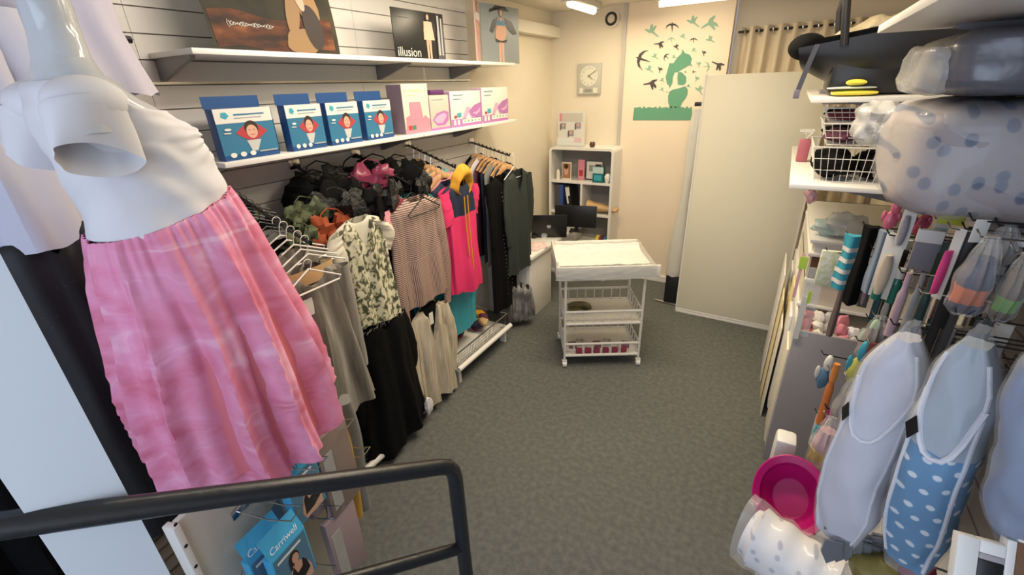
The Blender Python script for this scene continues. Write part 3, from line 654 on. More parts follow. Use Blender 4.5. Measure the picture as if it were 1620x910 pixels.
# pink / lilac boxes
def pbox(label, y0, y1, H, D, base, side, draw, ang=0):
    t = thing('lilac_product_box', label, 'box', (-2.125, y0, 1.941), ang); W = y1-y0
    MB().box((-D, 0, 0), (0, W, H)).build('carton', [base], t, local=True, bevel=.002)
    MB().box((-D+.003, -.0012, .003), (-.003, -.0004, H-.003)).build('side_print', side, t, local=True, smooth=False)
    pc = Pic((0,0,0), (0,1,0), (0,0,1), W, H); draw(pc); pc.build('print', t, local=True); return t
def g1(p):
    p.add(rect(.05,.84,.8,.88), LIME if 0 else mat('pale_olive_print', (.55,.55,.38),.6)); p.add(rect(.05,.76,.5,.78), MATS['pale_olive_print'])
    p.add(rect(.0,.0,1,.10), PPINK); p.add([(.02,.08),(.98,.08),(.98,.26),(.80,.36),(.72,.30),(.66,.64),(.22,.64),(.22,.38),(.06,.34)], PPINK)
    p.add(rect(.28,.30,.6,.60), PINK if 0 else mat('rose_print', (.70,.25,.33),.5)); p.add(rect(.10,.08,.24,.17), RED); p.add(rect(.25,.08,.4,.17), mat('print_green', (.05,.22,.12),.5))
pbox('tall cream and pink box with a dark side on the lower shelf', 2.30, 2.55, .30, .13, mat('box_cream', (.72,.68,.52), .45), mat('purple_side', (.20,.14,.18), .5), g1)
def g2(p):
    p.add(rect(.0,.0,1,.07), LILAC); p.add([(.08,.3),(.3,.48),(.7,.55),(.95,.5),(.92,.25),(.7,.12),(.3,.12)], LILAC); p.add([(.15,.3),(.35,.42),(.7,.48),(.85,.4),(.6,.2),(.3,.2)], LILACL)
    p.add(rect(.1,.86,.7,.89), mat('grey_line', (.3,.3,.3)))
pbox('grey-lilac box with a purple lid on the lower shelf', 2.56, 2.77, .225, .10, mat('box_greige', (.55,.48,.42), .45), LILAC, g2)
tag(MB().box((-2.20, 2.60, 2.169), (-2.14, 2.75, 2.20)).build('purple_lid', PURP, bevel=.008), 'dark purple rounded lid standing on the grey-lilac box', 'lid')
def g3(p):
    p.add(rect(0,0,1,.22), LILAC); p.add(rect(.34,.08,.98,.20), PAPER)
    for k in range(2): p.add(rect(.06+.12*k,.06,.13+.12*k,.20), PAPER)
    for k in range(5): p.add(ell(.42+.12*k,.14,.02,.025,8), mat('print_green', (.05,.22,.12)))
    p.add([(.34,.22),(.5,.56),(.62,.52),(.6,.40),(.72,.22)], LILACL)
    p.add([(.56,.42),(.75,.58),(1,.66),(1,.24),(.82,.22),(.64,.26)], LILAC); p.add([(.68,.36),(.85,.40),(.97,.52),(.93,.36),(.8,.30)], LILACL)
    p.add([(.44,.20),(.54,.36),(.64,.20)], PAPER); p.add(rect(.08,.88,.4,.91), mat('blue_print', (.25,.4,.5))); p.add(rect(.08,.78,.34,.80), MATS['blue_print']); p.add(rect(.08,.26,.16,.33), RED); p.add(rect(.18,.28,.3,.40), TEALB)
pbox('white and purple leaf box, left of the two alike', 2.79, 3.18, .245, .10, PAPER, LILACL, g3)
pbox('white and purple leaf box at the far end of the shelf', 3.20, 3.60, .262, .10, PAPER, LILACL, g3)

# ================================================================== RAILS, HANGERS, GARMENTS
def arm(label, y, x1, z1, z0=1.83, m_=STEEL):
    t = thing('garment_rail', label, 'clothes rail', (SWX, y, z0))
    MB().box((SWX, y-.035, z0-.02), (SWX+.012, y+.035, z0+.035)).build('bracket', CHROME, t, bevel=.003)
    MB().tube([(SWX+.01, y, z0), (x1, y, z1), (x1+.004, y, z1+.02)], .008, 8).build('bar', m_, t)
    k = 9
    for i in range(1, k+1):
        u = i/(k+.5); MB().sphere((SWX+(x1-SWX)*u, y, z0+(z1-z0)*u+.011), .008, 5, 8).build('stud', m_, t)
    return lambda x: z0 + (z1-z0)*(x-SWX)/(x1-SWX)
def hanger(x, y, z, half, m_, style='wood', label='', group=None, drop=.10, ang=0):
    t = thing('clothes_hanger', label, 'hanger', (x, y, z), ang, group)
    hk = [(0, .018*math.sin(a), .012+.018*math.cos(a)-.012) for a in [(-100+20*k)*PI/180 for k in range(12)]]
    hk = [(0, .02*math.cos(a), -.006+.02*math.sin(a)) for a in [math.radians(200-20*k) for k in range(11)]] + [(0, .004, -.045), (0, 0, -drop)]
    MB().tube(hk, .002, 5).build('hook', CHROME if style != 'plastic' else m_, t, local=True)
    if style == 'wood':
        pts = [(-half, -.075), (-half*.9, -.085), (-half*.4, -.045), (0, -.028), (half*.4, -.045), (half*.9, -.085), (half, -.075), (half*.5, -.012), (.025, .008), (-.025, .008), (-half*.5, -.012)]
        MB().prism(pts, (-.006, 0, -drop), (0,1,0), (0,0,1), .012).build('shoulders', m_, t, local=True, bevel=.003)
    else:
        r = .0045 if style == 'plastic' else .003
        MB().tube([(0, 0, -drop), (0, half, -drop-.085), (0, half*.92, -drop-.10), (0, 0, -drop-.10), (0, -half*.92, -drop-.10), (0, -half, -drop-.085)], r, 6, True).build('frame', m_, t, local=True)
    return t
def garment(name, label, cat, x, y, ztop, zbot, half, mats, group=None, hem=None, depth=.045, neck=('v', .10), sleeve=None, fold=.010, nf=7, seed=0, nu=26, nv=64, hemf=None, lean=0, smat=None, root=None, waist=1.0):
    """hanging garment facing +X; closed body, shoulder slope, neckline dip, optional sleeves"""
    hem = hem or half*1.08
    t = root or thing(name, label, cat, (x, y, ztop), 0, group)
    H = ztop - zbot; kind, nd = neck
    def body(u, a):
        z = zbot + (H)*u; th_ = 2*PI*a; c, s = math.cos(th_), math.sin(th_)
        sh = max(0, (u-.86)/.14); w_ = 0                       # shoulder taper
        w_ = hem + (half*waist-hem)*min(1, u/.5) if u < .5 else half*waist + (half-half*waist)*(u-.5)/.5
        w_ = w_*(1-sh) + half*.42*sh
        d = depth*(1-.65*sh)*(1.15-.3*u)
        zz = z - sh*(0) 
        if sh > 0: zz = ztop - .055*(1-sh) - .0 ; zz = ztop-.14*H*(1-sh) if H < .5 else ztop - .06*(1-sh)**.8
        elif True: zz = zbot + (ztop-.06-zbot if H >= .5 else ztop-.14*H-zbot)*(u/.86)
        if c > 0:
            zz = min(zz, ztop - nd*max(0.0, 1-(abs(s)*w_/(half*.45))**(1 if kind == 'v' else 2.5)))
        f = fold*(1-.75*u)*(math.sin(nf*th_+seed+2.2*noise.noise(Vector((u*1.3, seed, 0)))) + .6*math.sin(nf*1.7*th_+seed*2+u*2)) + fold*.8*noise.noise(Vector((c*2.2, s*2.2+seed, u*3)))
        yy = s*w_*(1+.0*c) + lean*(1-u)
        if u == 0 and hemf: zz += hemf(s)
        if u == 0: zz += .006*math.sin(9*th_+seed)
        return Vector((x + c*(d+f), y + yy + f*.4*s, zz))
    MB().surf(body, nu, nv).build('body', mats, t)
    if sleeve:
        L_, wr_ = sleeve[0], sleeve[1]; out = sleeve[2] if len(sleeve) > 2 else .10
        for sd in (-1, 1):
            def slv(u, a, sd=sd):
                th_ = 2*PI*a; z = ztop-.055 - L_*u*(.97); yy = sd*(half*.80 + out*math.sin(min(1,u*1.6)*PI/2) + .012*math.sin(u*5+seed))
                r = (.065*(1-u)+wr_*u); f = .006*noise.noise(Vector((u*9, math.cos(th_)*2, seed+sd)))
                return Vector((x + .012*math.sin(u*3+sd) + math.cos(th_)*(r*.48+f) , y + yy + math.sin(th_)*(r+f), z - .02*(sd*math.sin(th_))*(1 if L_ < .3 else 0)))
            MB().surf(slv, 18, 18).build('sleeve', smat or mats, t)
    return t

a1 = arm('nearest sloping display arm with the white plastic hangers', 1.20, -1.76, 1.585)
a2 = arm('second sloping display arm with black lingerie hangers', 1.66, -1.96, 1.62)
a3 = arm('third sloping display arm above the striped top', 2.12, -1.97, 1.66)
a4 = arm('fourth sloping display arm above the mustard hooded dress', 2.62, -2.0, 1.69)
a5 = arm('farthest sloping display arm with wooden hangers', 3.44, -2.03, 1.66, 1.76)

rnd = random.Random(3)
def fill(af, y, xs, half, cols, hmat, style, hl, gl, zb, hgroup, ggroup, drop=.10, sleeve=None):
    for i, x in enumerate(xs):
        z = af(x)+.008
        hanger(x, y, z, half*.95, hmat, style, hl, hgroup, drop, rnd.uniform(-.12, .12))
        c = cols[i % len(cols)]
        garment('hanging_shirt', gl, 'clothing', x, y + rnd.uniform(-.015, .015), z-drop+.005, z-drop-zb*rnd.uniform(.85, 1.1), half, c, ggroup, depth=.016, fold=.006, nf=5, seed=rnd.random()*9, nu=12, nv=32, sleeve=sleeve, neck=('r', .05))
PLUM = mat('plum_jersey', (.10, .02, .05), .8); OLIV = mat('olive_jersey', (.06, .065, .035), .8); DGREEN = mat('dark_green_jersey', (.02, .028, .025), .75)
AQUA = mat('aqua_jersey', (.08, .35, .45), .8); BURG = mat('burgundy_jersey', (.18, .02, .04), .8); GREYJ = mat('grey_jersey', (.22, .22, .21), .8); BROWNJ = mat('brown_knit', (.16, .07, .035), .85)
PINKJ = mat('soft_pink_jersey', (.70, .30, .36), .7)
def rng(a, b, n): return [a + (b-a)*i/(n-1) for i in range(n)]
# arm 5: wooden hangers with dark clothes
fill(a5, 3.44, rng(-2.38, -2.08, 9), .21, [BLACK, GREYJ, CLOTHW, PLUM, BLACK, NAVY, GREYJ, BLACK, NAVY], WOOD, 'wood', 'light wooden hanger in the row on the farthest arm', 'dark top hanging in the packed row on the farthest arm', .85, 'wooden hangers on the farthest arm', 'clothes packed on the farthest arm')
hanger(-2.055, 3.42, a5(-2.055)+.008, .20, WOOD, 'wood', 'front wooden hanger carrying the studded black dress')
sd = garment('studded_dress', 'long black dress with two rows of silver studs on the farthest arm', 'dress', -2.02, 3.26, 1.53, .30, .19, BLACK, depth=.03, fold=.014, seed=2, sleeve=(.55, .03, .02))
for yy in (3.21, 3.33):
    for i in range(26): MB().sphere((-1.972+.004*math.sin(i), yy + .01*math.sin(i*.4) + (i-13)*.002*(1 if yy<3.25 else -1), 1.40-.038*i), .0055, 4, 6).build('stud', CHROME, sd)
hanger(-1.99, 3.44, a5(-2.03)+.01, .17, WHITE, 'plastic', 'white hanger inside the dark green jacket')
garment('green_jacket', 'dark green open jacket at the very front of the farthest arm', 'jacket', -1.96, 3.45, 1.545, .62, .20, DGREEN, depth=.035, fold=.012, seed=5, sleeve=(.60, .034, .045), neck=('v', .22), nf=5)
# arm 4
fill(a4, 2.62, rng(-2.38, -2.12, 6), .20, [BROWNJ, BLACK, GREYJ, BLACK, AQUA, PINKJ], WOOD, 'wood', 'wooden hanger in the row on the fourth arm', 'top hanging in the packed row on the fourth arm', .62, 'wooden hangers on the fourth arm', 'clothes packed on the fourth arm')
garment('navy_jumper', 'navy long-sleeved top just behind the mustard hooded dress', 'clothing', -2.06, 2.60, 1.60, .85, .20, NAVY, seed=3, sleeve=(.5, .035, .05))
hanger(-2.01, 2.62, a4(-2.01)+.008, .17, BLACKP, 'plastic', 'black hanger holding the mustard hooded dress')
hz = thing('hooded_dress', 'navy and hot pink dress with a mustard hood and drawstrings', 'dress', (-1.97, 2.61, 1.62))
def colour_block(o, zsplit, mtop, mbot):
    me = o.data; me.materials.clear(); me.materials.append(mtop); me.materials.append(mbot); oz = o.get('off')[2]
    for pl_ in me.polygons: pl_.material_index = 0 if pl_.center.z + oz > zsplit else 1
garment('', '', '', -1.97, 2.60, 1.615, .74, .175, NAVY, root=hz, seed=1, fold=.016, hemf=lambda s: .06*s*s-.04*s, sleeve=(.24, .055, .03), smat=HOTP, neck=('r', .05), waist=1.0)
for c in hz.children:
    if c.name.startswith('body'): colour_block(c, 1.37, NAVY, HOTP)
def hood(u, a):
    t_ = 2*PI*a; r = .115 - .02*u; k = 1 + .10*math.sin(3*t_+1) + .06*math.sin(7*t_+2+u*3)
    return Vector((-1.955 + .05*math.sin(PI*u) + .02*math.cos(t_), 2.61 + r*k*math.sin(t_)*(1-.40*u), 1.60 - .02 + r*1.05*math.cos(t_)*(1-.45*u) + .04*(1-u) - .02))
MB().surf(hood, 8, 40).build('hood', MUST, hz)
MB().surf(lambda u, a: Vector((-1.98+.03*u, 2.61 + .09*math.sin(2*PI*a)*(1-u*.7), 1.59 + .085*math.cos(2*PI*a)*(1-u*.7))), 8, 24).build('hood_lining', MUST, hz)
for yy, zb in ((2.565, 1.05), (2.605, .93)):
    MB().tube([(-1.90, yy, 1.50), (-1.905, yy+.005, 1.3), (-1.90, yy+.012, zb)], .0045, 6).build('drawstring', MUST, hz)
# arm 3
fill(a3, 2.12, rng(-2.36, -2.08, 6), .17, [BLACK, OLIV, BLACK, DGREEN, PLUM, BLACK], BLACKP, 'plastic', 'black plastic hanger on the third arm', 'dark lingerie top hanging on the third arm', .45, 'black hangers on the third arm', 'dark tops on the third arm', drop=.07)
garment('teal_camisole', 'teal satin top with dark lace hem hanging behind the striped top', 'clothing', -2.02, 2.16, 1.60, .78, .22, TEAL, seed=8, fold=.016, neck=('r', .05), hem=.22)
mb = MB()
def lace(u, a): return Vector((-2.02+math.cos(2*PI*a)*(.06+.008*math.sin(a*90)), 2.16+.225*math.sin(2*PI*a), .80-.045*u+.012*math.sin(a*2*PI*40)*u))
MB().surf(lace, 3, 120).build('lace_hem', BLACK, [o for o in bpy.data.objects if o.name == 'teal_camisole'][0])
hanger(-1.985, 2.12, a3(-1.985)+.008, .19, BLACKP, 'plastic', 'black hanger holding the striped top', drop=.06)
st = garment('striped_jersey', 'brown and cream striped long-sleeved top in front of the teal one', 'top', -1.93, 2.09, 1.60, .90, .21, STRIPE, seed=4, fold=.014, neck=('r', .03), sleeve=(.80, .032, .055), hem=.22)
for c in st.children:
    if c.name.startswith('body'): colour_block(c, 1.22, STRIPE, STRIPEV)
hanger(-1.87, 2.10, 1.63, .15, BLACKP, 'plastic', 'black hanger lying loose above the striped top', drop=.03)
# pink bra and lingerie on arms 2-3
def bra(label, x, y, z, m_, s=1.0, ang=0):
    t = thing('bra', label, 'lingerie', (x, y, z), ang)
    for sd_ in (-1, 1):
        MB().sphere((.02, sd_*.062*s, -.0), (.030*s, .060*s, .058*s), 10, 16, .8, x*7+sd_).build('cup', m_, t, local=True)
        MB().tube([(.02, sd_*.07*s, .04*s), (.01, sd_*.045*s, .075*s), (-.01, 0, .09*s)], .004, 5).build('strap', m_, t, local=True)
    MB().tube([(-.06, -.13*s, -.02), (.02, -.10*s, -.045*s), (.04, 0, -.05*s), (.02, .10*s, -.045*s), (-.06, .13*s, -.02)], .012, 6).build('band', m_, t, local=True)
    return t
SATP = mat('pink_satin', (.22, .035, .075), .3, bump=.5, bscale=20)
bra('glossy pink satin bra hanging between the second and third arms', -2.16, 1.97, 1.72, SATP, 1.25, -.3)
for i, (x, y, z) in enumerate([(-2.30,1.72,1.73),(-2.22,1.62,1.70),(-2.13,1.70,1.67),(-2.05,1.60,1.62),(-2.06,1.74,1.60),(-2.25,1.88,1.67),(-2.12,1.86,1.60),(-2.25,2.1,1.72),(-2.12,2.16,1.68),(-2.04,2.0,1.62),(-2.2,2.25,1.70),(-2.04,1.86,1.56),(-2.06,2.3,1.62),(-2.3,1.98,1.72)]):
    o = bra('black lace bra in the heap on the second and third arms', x, y, z, BLACK if i % 3 else mat('black_mesh_lace', (.007,.007,.007), .6, bump=1, bscale=60), 1.35, rnd.uniform(-.8, .8)); o['group'] = 'black bras heaped on the arms'
bra('orange brown bra under the black heap by the flowered shirt', -2.02, 1.52, 1.55, ORANGE, 1.1, -.1)
bra('orange brown bra nearer the white hangers', -2.0, 1.44, 1.50, ORANGE, .9, .2)
bra('green and white print bra beside the orange one', -2.08, 1.42, 1.63, pattern('green_white_print', 'noise', [(.45,(.02,.03,.01)),(.55,(.09,.11,.05))], 30), 1.1, .1)
bra('second green and white print bra near the white hangers', -1.98, 1.30, 1.56, MATS['green_white_print'], .8, .2)
bra('small red bra glimpsed behind the striped top', -2.03, 1.95, 1.55, BURG, 1.0, -.2)
bra('pale pink bra by the collar of the flowered shirt', -1.98, 1.90, 1.50, PINKJ, 1.0, .1)
# arm 2 garments
fill(a2, 1.68, rng(-2.36, -2.04, 7), .19, [BLACK, OLIV, BLACK, BLACK, DGREEN, BLACK, OLIV], BLACKP, 'plastic', 'black plastic hanger on the second arm', 'dark top hanging on the second arm behind the flowered shirt', .50, 'black hangers on the second arm', 'dark tops on the second arm', drop=.09)
hanger(-1.955, 1.66, a2(-1.96)+.012, .17, BLACKP, 'plastic', 'black hanger holding the flowered shirt', drop=.05)
fs_ = garment('flowered_shirt', 'cream short-sleeved shirt with an olive flower print and V neck', 'shirt', -1.885, 1.59, 1.60, .98, .165, FLORAL, seed=6, fold=.014, neck=('v', .19), sleeve=(.18, .045, .04), hem=.19, smat=mat('cream_jersey', (.62, .58, .47), .8), hemf=lambda s: -.03*s)
garment('', '', '', -1.89, 1.59, 1.598, 1.36, .150, MATS['cream_jersey'], root=fs_, seed=6, fold=.002, neck=('r', .03), depth=.02)
MB().box((-1.90, 1.575, 1.50), (-1.897, 1.61, 1.53)).build('neck_label', CHAR, fs_)
mb = MB()
for i in range(40):
    y_ = 1.41 + .009*i; mb.tube([(-1.84+.01*math.sin(i), y_, .97), (-1.86+.012*math.sin(i*2), y_+.004, .945-.01*math.sin(i*1.7))], .0015, 4)
mb.build('fringe', MATS['cream_jersey'], fs_)
# arm 1: white hangers and velvet dress
for i, x in enumerate(rng(-2.34, -1.80, 13)):
    white = i > 7
    hanger(x, 1.20, a1(x)+.008, .19, WHITE if white else BLACKP, 'plastic', 'white plastic hanger at the front of the nearest arm' if white else 'black plastic hanger at the back of the nearest arm', 'white hangers on the nearest arm' if white else 'black hangers on the nearest arm', .075, rnd.uniform(-.1, .1))
    if i % 2 == 0 and i < 12:
        garment('hanging_shirt', 'dark top hanging on the nearest arm', 'clothing', x, 1.2, a1(x)-.085, 1.1 if i < 8 else .8, .17, [BLACK, OLIV, BLACK, GREYJ, BLACK, VELVET][i//2], 'dark tops on the nearest arm', depth=.014, fold=.005, nu=10, nv=28, seed=i)
vd = garment('velvet_dress', 'long taupe velvet dress with a wide neckline on a white hanger', 'dress', -1.76, 1.15, 1.50, .66, .185, VELVET, seed=9, fold=.020, neck=('r', .09), hem=.24, nf=6, sleeve=(.62, .04, .035))
MB().surf(lambda u, a: Vector((-1.762 + .0*u + .028*math.cos(2*PI*a), 1.15 + .14*math.sin(2*PI*a), 1.49-.07*u)), 4, 24).build('lining', KRAFT, vd)
MB().box((-1.712, 1.06, 1.29), (-1.709, 1.11, 1.37)).build('price_tag', PAPER, vd); MB().tube([(-1.711, 1.085, 1.37), (-1.72, 1.08, 1.43)], .0015, 4).build('tag_string', CHAR, vd)
hanger(-1.70, 1.12, 1.535, .155, WHITE, 'plastic', 'white plastic hanger nearest the room above the velvet dress', drop=.03)
# lower row
for i, (yy, x, lab) in enumerate([(1.20, -2.08, 'black'), (1.66, -2.1, 'a'), (2.12, -2.1, 'b'), (2.62, -2.12, 'c')]):
    pass
def low_arm(label, y, x1):
    return arm(label, y, x1, .93, 1.03)
low_arm('low display arm with the long black dress', 1.66, -1.95); low_arm('low display arm with the cream cardigan', 2.10, -1.95); low_arm('low display arm under the hooded dress', 2.62, -2.05); low_arm('low display arm behind the velvet dress', 1.20, -2.05)
for i, (yy, cols) in enumerate([(1.18, [BLACK, DGREEN, BLACK]), (1.66, [BLACK, NAVY, BLACK]), (2.12, [BLACK, BLACK, DGREEN]), (2.62, [BLACK, BURG, BLACK, TEALB])]):
    for j, c in enumerate(cols):
        x = -2.34 + .09*j
        garment('low_hanging_garment', 'dark garment hanging in the shaded lower row under the arms', 'clothing', x, yy, .98, .30 + .05*(j % 2), .19, c, 'dark garments in the lower row', depth=.03, fold=.01, nu=10, nv=28, seed=i+j, sleeve=(.5, .04, .03))
bd = garment('long_black_dress', 'long black dress with wide skirt nearly touching the floor', 'dress', -1.93, 1.63, 1.0, .07, .22, BLACK, seed=11, fold=.022, hem=.28, depth=.10, sleeve=(.62, .05, .05), hemf=lambda s: .05*s)
MB().box((-1.862, 1.62, .70), (-1.858, 1.655, .745)).build('white_label', PAPER, bd)
tag(MB().sphere((-1.86, 1.90, .15), (.02, .035, .07), wob=.4).build('white_trim_cloth', CLOTHW), 'scrap of white cloth peeping out beside the long black dress hem', 'cloth')
garment('black_frill_blouse', 'black frilled garment hanging between the flowered shirt and the long black dress', 'clothing', -2.0, 1.78, 1.02, .45, .24, BLACK, seed=3, fold=.02, hem=.26, depth=.06)
cc_ = garment('cream_cardigan', 'cream ribbed long-sleeved cardigan hanging low below the striped top', 'cardigan', -1.94, 2.10, .85, .10, .175, CREAMK, seed=5, fold=.020, hem=.20, depth=.05, neck=('v', .28), sleeve=(.62, .045, .07), hemf=lambda s: -.08*s if s > 0 else .06*s, nf=9)
MB().box((-1.915, 2.07, .70), (-1.912, 2.11, .79)).build('price_tag', PAPER, cc_)
MB().surf(lambda u, a: Vector((-1.935 + .012*math.cos(2*PI*a), 2.10 + .10*math.sin(2*PI*a), .845-.16*u)), 4, 20).build('dark_lining', BLACK, cc_)
for i in range(4):
    garment('grey_foot_garment', 'grey and black satin garment bunched low beside the desk', 'clothing', -2.06+.045*i, 3.36+.05*i, .52-.03*i, .08, .07, mat('grey_satin', (.22,.21,.21), .3, vary=.7, vscale=9), 'grey satin garments beside the desk', depth=.04, fold=.02, nu=12, nv=28, seed=i)

# ---- low white racks
def rack(label, y0, y1, x0, x1, z0, ang=0):
    t = thing('basket_rack', label, 'rack', (x1, (y0+y1)/2, 0))
    mb = MB().tube([(x1, y0, z0+.05), (x1, y1, z0+.05)], .022, 12); mb.build('front_tube', WHITE, t)
    MB().tube([(x0, y0, z0+.17), (x1-.03, y0, z0+.17), (x1-.03, y1, z0+.17), (x0, y1, z0+.17)], .006, 6).build('top_wire', CHROME, t)
    MB().box((x0, y0, z0+.03), (x1-.02, y1, z0+.04)).build('base_board', WHITE, t)
    mb = MB(); n = int((y1-y0)/.022)
    for i in range(n+1): y = y0+(y1-y0)*i/n; mb.tube([(x1-.03, y, z0+.06), (x1-.03, y, z0+.17)], .0018, 4)
    for k in range(5): mb.tube([(x1-.03, y0, z0+.06+.025*k), (x1-.03, y1, z0+.06+.025*k)], .0018, 4)
    mb.build('mesh_front', STEEL, t)
    for y in (y0+.05, y1-.05):
        MB().box((x1-.08, y-.015, 0), (x1-.03, y+.015, z0+.05)).build('foot', WHITE, t)
    return t
rack('low white rack with mesh basket under the hooded dress', 2.34, 3.16, -2.40, -1.92, .11)
rack('low white rack at the near end under the velvet dress', 1.02, 1.50, -2.40, -1.88, .02)
cols = [BURG, OLIV, BLACKP, TEALB, MUST, PLUM, GREEN, BURG, BLACKP, KRAFT, RED, NAVY]
for i in range(22):
    y = 2.42 + .64*rnd.random(); x = -2.06 - .26*rnd.random()
    o = MB().sphere((0,0,0), (.07, .045, .03), 6, 10, .4, i).build('folded_item', cols[i % 12]); o.location = (x, y, .19 + .04*(i//8)); o.rotation_euler = (0, 0, rnd.random()*3)
    tag(o, 'small folded coloured item in the low mesh basket', 'clothing', 'items in the low mesh basket')
for i in range(8):
    o = MB().box((-.10, -.07, 0), (.10, .07, .012)).build('flat_packet', PAPER if i % 3 else KRAFT, bevel=.002); o.location = (-2.05-.02*(i % 3), 1.12 + .045*i, .075+.013*(i % 3)); o.rotation_euler = (0, math.radians(-20-4*i), .2*math.sin(i))
    tag(o, 'flat pale packet leaning in the near low rack', 'packet', 'flat packets in the near low rack')

# ================================================================== MANNEQUIN
mq = thing('mannequin', 'glossy white pregnant torso mannequin on a pole stand', 'mannequin', (-1.56, .58, 0))
mx, my = -1.56, .56
def interp(tab, z):
    for (z0, *a), (z1, *b) in zip(tab, tab[1:]):
        if z0 <= z <= z1 or z0 >= z >= z1:
            k = (z-z0)/(z1-z0); k = k*k*(3-2*k); return [p+(q-p)*k for p, q in zip(a, b)]
    return tab[-1][1:] if abs(z-tab[-1][0]) < abs(z-tab[0][0]) else tab[0][1:]
# z : centre y, half depth (y, belly direction), half width (x)
TOR = [(1.70, .60, .18, .19), (1.86, .605, .175, .175), (1.95, .61, .170, .155), (2.03, .60, .172, .145), (2.10, .575, .155, .15), (2.17, .54, .125, .165), (2.23, .515, .085, .175), (2.265, .51, .06, .13), (2.30, .515, .055, .07), (2.36, .52, .05, .056), (2.50, .525, .05, .052)]
def torso(u, a):
    z = 1.70 + .80*u; cy, dy, dx = interp(TOR, z); t = 2*PI*a
    b = 0
    if 2.02 < z < 2.22:   # bust lobes
        for s_ in (-1, 1): b += .035*math.exp(-((math.sin(t)*dx - s_*.075)/.045)**2)*max(0, math.cos(t))*math.exp(-((z-2.12)/.045)**2)
    return Vector((mx + dx*math.sin(t), cy + (dy+b)*math.cos(t), z))
MB().surf(torso, 40, 40, True, True).build('body', SHELL, mq)
def limb(u, a, s_, r0, r1, L_, c0, k=0):
    d = Vector((s_*.20, -.16, -.95)).normalized(); e1 = Vector((0, 1, 0)); e2 = d.cross(e1).normalized()*s_; t = 2*PI*a
    r = r0 + (r1-r0)*u; fl = 1 + k*u*.10*math.sin(3*t+1.2) + k*.03*math.sin(8*t)*u
    return Vector((mx + s_*c0[0], c0[1], c0[2])) + d*(L_*u*(1+.30*k*math.sin(t+2.6)*u)) + e1*(r*1.08*fl*math.cos(t)) + e2*(r*.92*(1-.66*u*k)*fl*math.sin(t))
for s_ in (-1, 1):
    MB().surf(lambda u, a: limb(u, a, s_,   .055, .048, .07, (.140, .475, 2.195)), 10, 22, True, True).build('arm_stump', SHELL, mq)
MB().tube([(mx, .58, 1.7), (mx, .58, .03)], .018, 12).build('pole', CHROME, mq); MB().tube([(mx, .62, .0), (mx, .62, .03)], .13, 28).build('base', WHITE, mq)
tp = thing('stretch_shirt', 'white cap-sleeved stretch top worn by the mannequin', 'top', (mx, .58, 1.88))
def top_(u, a):
    z = 1.865 + .385*u; cy, dy, dx = interp(TOR, z); t = 2*PI*a
    b = 0
    for s_ in (-1, 1): b += .035*math.exp(-((math.sin(t)*dx - s_*.075)/.05)**2)*max(0, math.cos(t))*math.exp(-((z-2.125)/.05)**2)
    wr_ = .0035*math.sin(40*z + 4*math.cos(t) + 3*math.sin(2*t)) * (1 if z < 2.1 else .4) + .003*noise.noise(Vector((math.sin(t)*4, math.cos(t)*4, z*12)))
    # gathered knot folds radiating under the bust at the front
    wr_ += .006*math.sin(26*math.atan2(z-2.10, math.sin(t)*.15+.001))*max(0, math.cos(t))**2*math.exp(-((z-2.10)/.09)**2)
    zz = z
    if u > .8: zz = z - max(0, math.cos(t))*.11*((u-.8)/.2)**1.2 + max(0,-math.cos(t))*.0
    return Vector((mx + (dx+.007+wr_)*math.sin(t), cy + (dy+.008+b+wr_)*math.cos(t), zz))
MB().surf(top_, 60, 90).build('body_fabric', CLOTHW, tp)
for s_ in (-1, 1):
    MB().surf(lambda u, a: limb(u, a, s_, .070 if u < .01 else .074, .078, .135, (.140, .475, 2.205), 1), 14, 40).build('cap_sleeve', CLOTHW, tp)
    MB().sphere((mx+s_*.128, .485, 2.200), (.074, .082, .060), 14, 22).build('sleeve_head', CLOTHW, tp)
sk = thing('pink_skirt', 'gathered pink tie-dye cotton skirt on the mannequin', 'skirt', (mx, .6, 1.5))
def skirt(u, a, rk=1.0, zh=0, k0=0, am=1.0):
    t = 2*PI*a + k0; z0 = 1.905; zb = 1.085 + zh
    # lower hem on the near right, dips and rises
    zb += -.01*math.sin(t) + .080*math.cos(t) + .014*math.sin(3*t+1) + .008*math.sin(9*t)
    z = z0 + (zb-z0)*u + .0*t
    g = min(1, u*1.5)**.7
    rx = .186 + (.140)*g + .05*u**2; ry = .190 + (.072)*g + .025*u**2
    cy = .605 + .03*u
    amp = (.006 + .034*min(1, u*1.4))*am
    ph = 24*t + 2.0*noise.noise(Vector((math.cos(t)*1.5, math.sin(t)*1.5, u*1.6))) * 2
    f = amp*(1-2*abs(math.sin(ph*.25+.3))**.8 + .35*math.sin(ph+1)) + (.0035*math.sin(52*t)*max(0, 1-u*4)) + .006*noise.noise(Vector((math.cos(t)*3, math.sin(t)*3, u*5)))
    # waistline tilts: higher over the belly front (+y)
    z += .045*math.cos(t)*(1-u)**2
    return Vector((mx + (rx*rk+f)*math.sin(t), cy + (ry*rk+f)*math.cos(t), z))
MB().surf(skirt, 60, 300).build('outer_layer', SKIRT, sk)
MB().surf(lambda u, a: skirt(u, a, .93, .05, .7, .5) if u > 0 else skirt(0, a, .97), 20, 160).build('lining', mat('coral_pink_lining', (.66, .17, .22), .8), sk)
